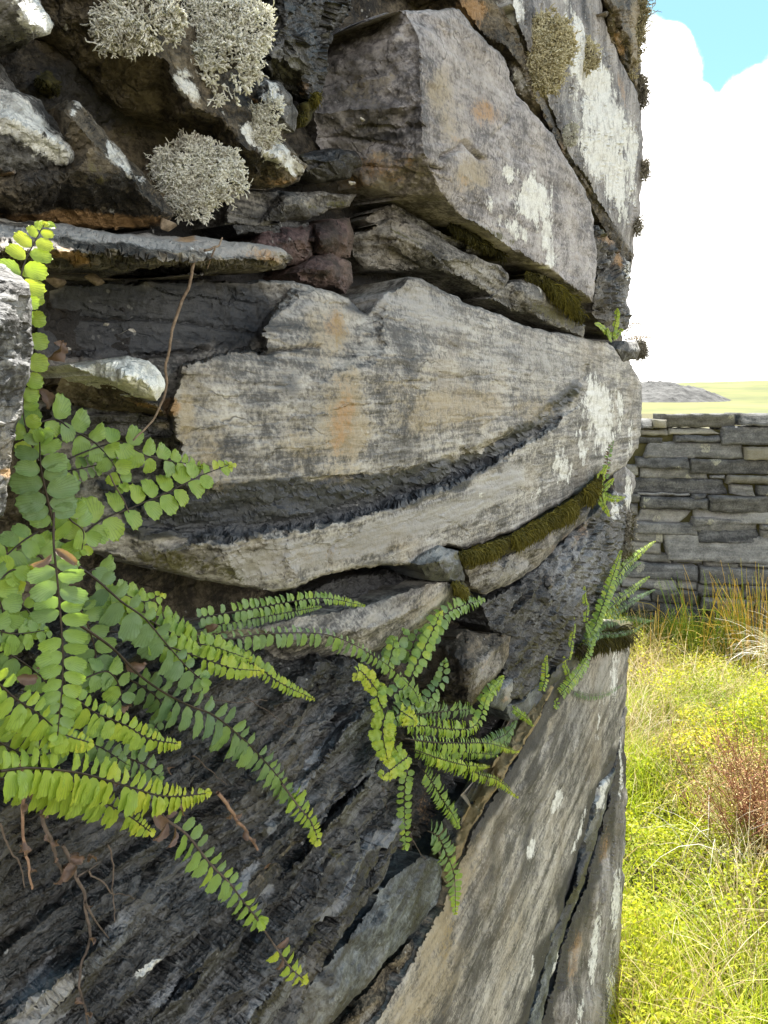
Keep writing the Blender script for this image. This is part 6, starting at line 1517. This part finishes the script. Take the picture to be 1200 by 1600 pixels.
# the courses run on to the right, out of the photo
y = 646
cnt = 0
while y < 985:
    h = rngb.uniform(16, 30)
    x = 1228 + rngb.uniform(0, 6)
    tl_ = 3 * (y - 640) / 140
    while x < 1600 and cnt < 26:
        w = rngb.uniform(150, 260)
        course_stone(x + 1, x + w - 1, y + tl_ * (x - 1200) / 100 + .6, y + h + tl_ * (x - 1200) / 100 - .6, max(0, rngb.normal(0, .2)), tilt=tl_ * w / 100)
        x += w
        cnt += 1
    y += h
y = 652
while y < 985:
    h = rngb.uniform(26, 40)
    w = rngb.uniform(60, 100)
    course_stone(860, 860 + w, y + .8, y + h - .8)
    course_stone(862 + w, 972, y + .8, y + h - .8)
    y += h
# its dark inside
ca = bw_pt(np.array([[866, 668], [1640, 668 + 12], [1640, 1110], [866, 1010]]), np.full(4, -.055))
ca[:, 2] = np.clip(ca[:, 2], -.2, 9)
cb = ca - bw_n * .35
part('hearting', mesh_np('hearting', np.r_[ca, cb], [np.array([[0, 1, 2, 3], [7, 6, 5, 4], [0, 4, 5, 1], [1, 5, 6, 2], [2, 6, 7, 3], [3, 7, 4, 0]])], False), M_BROWN, BW, 'dark rubble inside the low wall')


# ------------------------------------------------------------------ vegetation on the ground
def ground_px(px, py):
    r = rays([(px, py)])[0]
    return CAM + r * (-CAM[2] / r[2])


def scatter(n, rng, f0=1.1, f1=3.62, q0=.20, q1=.95):
    f = np.sqrt(rng.random(n) * (f1 ** 2 - f0 ** 2) + f0 ** 2)
    q = q0 + (q1 - q0) * rng.random(n) ** 1.35
    P = BASE + f[:, None] * FW + (f * q)[:, None] * RT
    n2 = n // 4
    f = np.sqrt(rng.random(n2) * (f1 ** 2 - .4 ** 2) + .4 ** 2)
    q = q0 - .5 + (2.6) * rng.random(n2)
    P = np.concatenate([P, BASE + f[:, None] * FW + (f * q)[:, None] * RT])
    keep = ~((P[:, 0] < .03) & (P[:, 1] < 1.16)) & (((P - bw_p) @ bw_n) > .03)
    P = P[keep]
    P[:, 2] = gz(P)
    return P


def blades(P, rng, length, width, lean=.5, curl=.8, m=5, tone=None, head=None, up=1.0):
    n = len(P)
    hd = rng.uniform(0, 2 * np.pi, n) if head is None else head
    d0 = np.stack([np.cos(hd), np.sin(hd), np.zeros(n)], 1)
    ln = np.broadcast_to(length, (n,))
    a0 = np.abs(rng.normal(0, lean, n))
    cu = np.abs(rng.normal(curl, curl * .4, n))
    pts = [P]
    for s in range(m - 1):
        a = a0 + cu * (s / (m - 1))
        pts.append(pts[-1] + (d0 * np.sin(a)[:, None] + np.array([0, 0, 1.0]) * (np.cos(a) * up)[:, None]) * (ln / (m - 1))[:, None] + rng.normal(0, .02, (n, 3)) * ln[:, None] / m)
    C = np.stack(pts, 1)
    side = np.stack([-np.sin(hd + rng.normal(0, .7, n)), np.cos(hd + rng.normal(0, .7, n)), rng.normal(0, .3, n)], 1)
    side /= np.linalg.norm(side, axis=1)[:, None]
    w = np.broadcast_to(width, (n,))[:, None] * np.linspace(1, .15, m)[None] ** .7
    V = np.stack([C - side[:, None] * w[..., None] / 2, C + side[:, None] * w[..., None] / 2], 2).reshape(-1, 3)
    b = (np.arange(n) * m * 2)[:, None] + (np.arange(m - 1) * 2)[None]
    q = np.stack([b, b + 1, b + 3, b + 2], -1).reshape(-1, 4)
    A = np.zeros((len(V), 4))
    A[:, 0] = np.repeat(tone if tone is not None else np.zeros(n), m * 2)
    A[:, 1] = np.tile(np.repeat(np.linspace(0, 1, m), 2), n)
    return V, q, A


def leaves(P, rng, size, tone, m_normal=(0, 0, 1)):
    n = len(P)
    N_ = rng.normal(0, .75, (n, 3)) + np.array(m_normal)
    N_ /= np.linalg.norm(N_, axis=1)[:, None]
    T = np.cross(N_, rng.normal(0, 1, (n, 3)))
    T /= np.linalg.norm(T, axis=1)[:, None]
    B = np.cross(N_, T)
    s = (size * rng.uniform(.6, 1.25, n))[:, None]
    V = np.stack([P, P + T * s * .45 + B * s * .30 + N_ * s * .06, P + T * s, P + T * s * .45 - B * s * .30 + N_ * s * .06], 1).reshape(-1, 3)
    q = (np.arange(n) * 4)[:, None] + np.arange(4)[None]
    A = np.zeros((len(V), 4))
    A[:, 0] = np.repeat(tone, 4)
    return V, q, A


def join(parts_):
    off, VV, QQ, AA = 0, [], [], []
    for V, q, A in parts_:
        VV.append(V); QQ.append(q + off); AA.append(A); off += len(V)
    return np.concatenate(VV), np.concatenate(QQ), np.concatenate(AA)


def patch(P, f, seed):
    return fbm(np.c_[P[:, 0], P[:, 1], np.zeros(len(P))], f, 3, seed=seed)


GR = [(0.0, (0.10, 0.19, 0.02)), (0.3, (0.25, 0.36, 0.03)), (0.6, (0.46, 0.50, 0.05)), (1.0, (0.62, 0.58, 0.14))]
M_GRASS = tone_mat('fine grass', GR, .45, .6, 60, .2)
M_STRAW = tone_mat('dry straw grass', [(0.0, (0.16, 0.11, 0.045)), (0.4, (0.36, 0.28, 0.12)), (0.75, (0.55, 0.46, 0.25)), (1.0, (0.70, 0.64, 0.50))], .35, .7, 60, .2, tr_mul=(1.1, 1.05, .9))
M_BILB = tone_mat('bilberry leaves', [(0.0, (0.11, 0.16, 0.016)), (0.35, (0.27, 0.32, 0.022)), (0.7, (0.46, 0.45, 0.035)), (1.0, (0.58, 0.45, 0.06))], .5, .5, 40, .25)
M_RUSH = tone_mat('rush stems', [(0.0, (0.09, 0.17, 0.02)), (0.35, (0.24, 0.32, 0.035)), (0.65, (0.52, 0.34, 0.05)), (1.0, (0.66, 0.52, 0.24))], .35, .5, 30, .2)
M_HEATH = tone_mat('heather twigs', [(0.0, (0.14, 0.055, 0.035)), (0.5, (0.32, 0.14, 0.075)), (0.8, (0.44, 0.30, 0.14)), (1.0, (0.52, 0.42, 0.19))], .2, .7, 40, .2)
M_PALE_G = tone_mat('bleached grass', [(0.0, (0.45, 0.42, 0.34)), (1.0, (0.78, 0.76, 0.70))], .2, .7, 40, .2)

rg = np.random.default_rng(77)
P = scatter(60000, rg)
pm = patch(P, 4.2, 300)
k = rg.random(len(P)) < np.clip(.55 - pm * 1.3, .12, 1)
P = P[k]
tn = np.clip(.48 + .5 * patch(P, 3.0, 310) + rg.normal(0, .16, len(P)), 0, 1)
V, q, A = blades(P, rg, rg.uniform(.05, .17, len(P)), rg.uniform(.0014, .0030, len(P)), .45, .8, 5, tn)
link('grass', mesh_np('grass', V, q, True, {'tone': A}), M_GRASS, None, 'fine yellow green grass in the sun between the two walls', 'grass', None, 'stuff')

P = scatter(46000, rg)
pm = patch(P, 3.6, 320)
k = rg.random(len(P)) < np.clip(.07 + pm * 1.9, .04, 1)
P = P[k]
tn = np.clip(.55 + .4 * patch(P, 5, 330) + rg.normal(0, .2, len(P)), 0, 1)
hd = patch(P, 5.0, 340) * 6 + rg.normal(0, .8, len(P))
V, q, A = blades(P, rg, rg.uniform(.10, .30, len(P)), rg.uniform(.0012, .0026, len(P)), .5, 1.5, 6, tn, hd)
link('dry_grass', mesh_np('dry_grass', V, q, True, {'tone': A}), M_STRAW, None, 'straw coloured dead grass arching through the green', 'dry grass', None, 'stuff')

P = scatter(200000, rg)
pm = patch(P, 3.4, 350) - .5 * patch(P, 3.6, 320)
k = rg.random(len(P)) < np.clip(.55 + pm * 1.9, .04, 1)
P = P[k]
hmax = .03 + .20 * np.clip(.42 + 1.1 * patch(P, 5.0, 360), 0, 1)
P[:, 2] += hmax * rg.random(len(P)) ** .55
P[:, :2] += rg.normal(0, .006, (len(P), 2))
tn = np.clip(.55 + .45 * patch(P, 3.0, 370) + rg.normal(0, .15, len(P)), 0, 1)
V, q, A = leaves(P, rg, .0105, tn)
link('bilberry_cover', mesh_np('bilberry_cover', V, q, True, {'tone': A}), M_BILB, None, 'low bilberry leaves, yellow green, carpeting the ground by the walls', 'ground cover', None, 'stuff')


def rush(label, px, py, n, h, tone, spread, seed, lean=.16, group='rush clumps before the back wall'):
    rng = np.random.default_rng(seed)
    c = ground_px(px, py)
    t = thing('rush_clump', label, 'rushes', (c[0], c[1], 0), group)
    b = c + np.c_[rng.normal(0, spread, n), rng.normal(0, spread * .7, n), np.zeros(n)]
    b[:, 2] = gz(b)
    hd = np.arctan2((b - c)[:, 1], (b - c)[:, 0]) + rng.normal(0, .6, n)
    L = h * rng.uniform(.55, 1.1, n)
    a0 = np.abs(rng.normal(0, lean, n)) + .03
    pts = [b]
    bend = np.abs(rng.normal(0, .22, n)) + (rng.random(n) < .12) * 1.2
    for s in range(6):
        a = a0 + bend * (s / 5) ** 2
        pts.append(pts[-1] + np.stack([np.cos(hd) * np.sin(a), np.sin(hd) * np.sin(a), np.cos(a)], 1) * (L / 6)[:, None])
    Pp = np.stack(pts, 1)
    r = np.full((n, 1), .0024) * np.linspace(1, .35, 7)[None] * rng.uniform(.7, 1.2, n)[:, None]
    V, q, A = strands(Pp, r, 4, np.clip(tone + rng.normal(0, .2, n), 0, 1))
    part('stems', mesh_np('stems', V, q, True, {'tone': A}), M_RUSH, t)


rush('green rush clump left of the orange rushes, before the back wall', 1092, 1040, 80, .38, .30, .055, 5)
rush('orange tipped rush clump at the right edge before the back wall', 1190, 1050, 260, .43, .6, .080, 6, .2)
rush('thin sparse dry rush stems near the wall end fern', 1020, 1030, 20, .28, .9, .06, 7, .25)
rush('rush clump outside the picture on the right', 1300, 1040, 200, .36, .5, .09, 8, .2)

# bleached dead grass flopping down at the right edge
rng = np.random.default_rng(91)
c = ground_px(1215, 1080)
t = thing('dead_grass_tuft', 'bleached white dead grass flopping over at the right edge below the rushes', 'dead grass', (c[0], c[1], 0))
n = 100
b = c + np.c_[rng.normal(0, .035, n), rng.normal(0, .035, n), np.full(n, .10)]
hd = np.arctan2(-RT[1], -RT[0]) + rng.normal(0, .75, n) + .25
V, q, A = blades(b, rng, rng.uniform(.18, .34, n), rng.uniform(.0018, .0034, n), .55, 1.5, 7, rng.random(n), hd)
part('blades', mesh_np('blades', V, q, True, {'tone': A}), M_PALE_G, t)
for kx, (px, py, nn_, lb) in enumerate([(1135, 1375, 16, 'small white sunlit tuft of dead grass low on the right')]):
    c = ground_px(px, py)
    t = thing('dead_grass_tuft', lb, 'dead grass', (c[0], c[1], 0))
    b = c + np.c_[rng.normal(0, .03, nn_), rng.normal(0, .03, nn_), np.full(nn_, .06)]
    V, q, A = blades(b, rng, rng.uniform(.12, .26, nn_), rng.uniform(.0014, .0026, nn_), .6, 1.4, 6, rng.random(nn_))
    part('blades', mesh_np('blades', V, q, True, {'tone': A}), M_PALE_G, t)

# red twigged heather at the right edge
c = ground_px(1225, 1345)
t = thing('heather_bush', 'reddish brown twiggy heather bush at the right edge', 'shrub', (c[0], c[1], 0))
n = 170
b = c + np.c_[rng.normal(0, .05, n), rng.normal(0, .05, n), np.full(n, -.01)]
dirs = -RT * .42 * np.abs(rng.normal(.8, .6, n))[:, None] * rng.choice([1, 1, 1, -1], n)[:, None] + FW * rng.normal(.1, .4, n)[:, None] + np.array([0, 0, 1.0])
L = rng.uniform(.18, .40, n)
pts = [b]
for s in range(6):
    dirs = dirs / np.linalg.norm(dirs, axis=1)[:, None] + rng.normal(0, .13, (n, 3)) + np.array([0, 0, .05])
    pts.append(pts[-1] + dirs / np.linalg.norm(dirs, axis=1)[:, None] * (L / 6)[:, None])
Pp = np.stack(pts, 1)
S1 = strands(Pp, np.full((n, 1), .0016) * np.linspace(1, .35, 7), 4, np.clip(rng.normal(.4, .2, n), 0, 1))
st = Pp[:, 2:6].reshape(-1, 3)
st = np.repeat(st, 2, 0)
d2 = rng.normal(0, .6, (len(st), 3)) + np.array([0, 0, .8]) - RT * .2
d2 /= np.linalg.norm(d2, axis=1)[:, None]
ln = rng.uniform(.02, .07, len(st))[:, None]
Q = np.stack([st, st + d2 * ln * .5, st + d2 * ln + rng.normal(0, .006, st.shape)], 1)
S2 = strands(Q, np.full((len(st), 1), .0009) * np.array([1, .8, .4]), 3, np.clip(rng.normal(.5, .22, len(st)), 0, 1))
V, q, A = join([S1, S2])
part('twigs', mesh_np('twigs', V, q, True, {'tone': A}), M_HEATH, t)
lp = Q[:, 1:].reshape(-1, 3)
lp = np.repeat(lp, 2, 0) + rng.normal(0, .006, (len(lp) * 2, 3))
V, q, A = leaves(lp, rng, .006, np.clip(rng.normal(.7, .2, len(lp)), 0, 1))
part('leaves', mesh_np('leaves', V, q, True, {'tone': A}), M_HEATH, t)
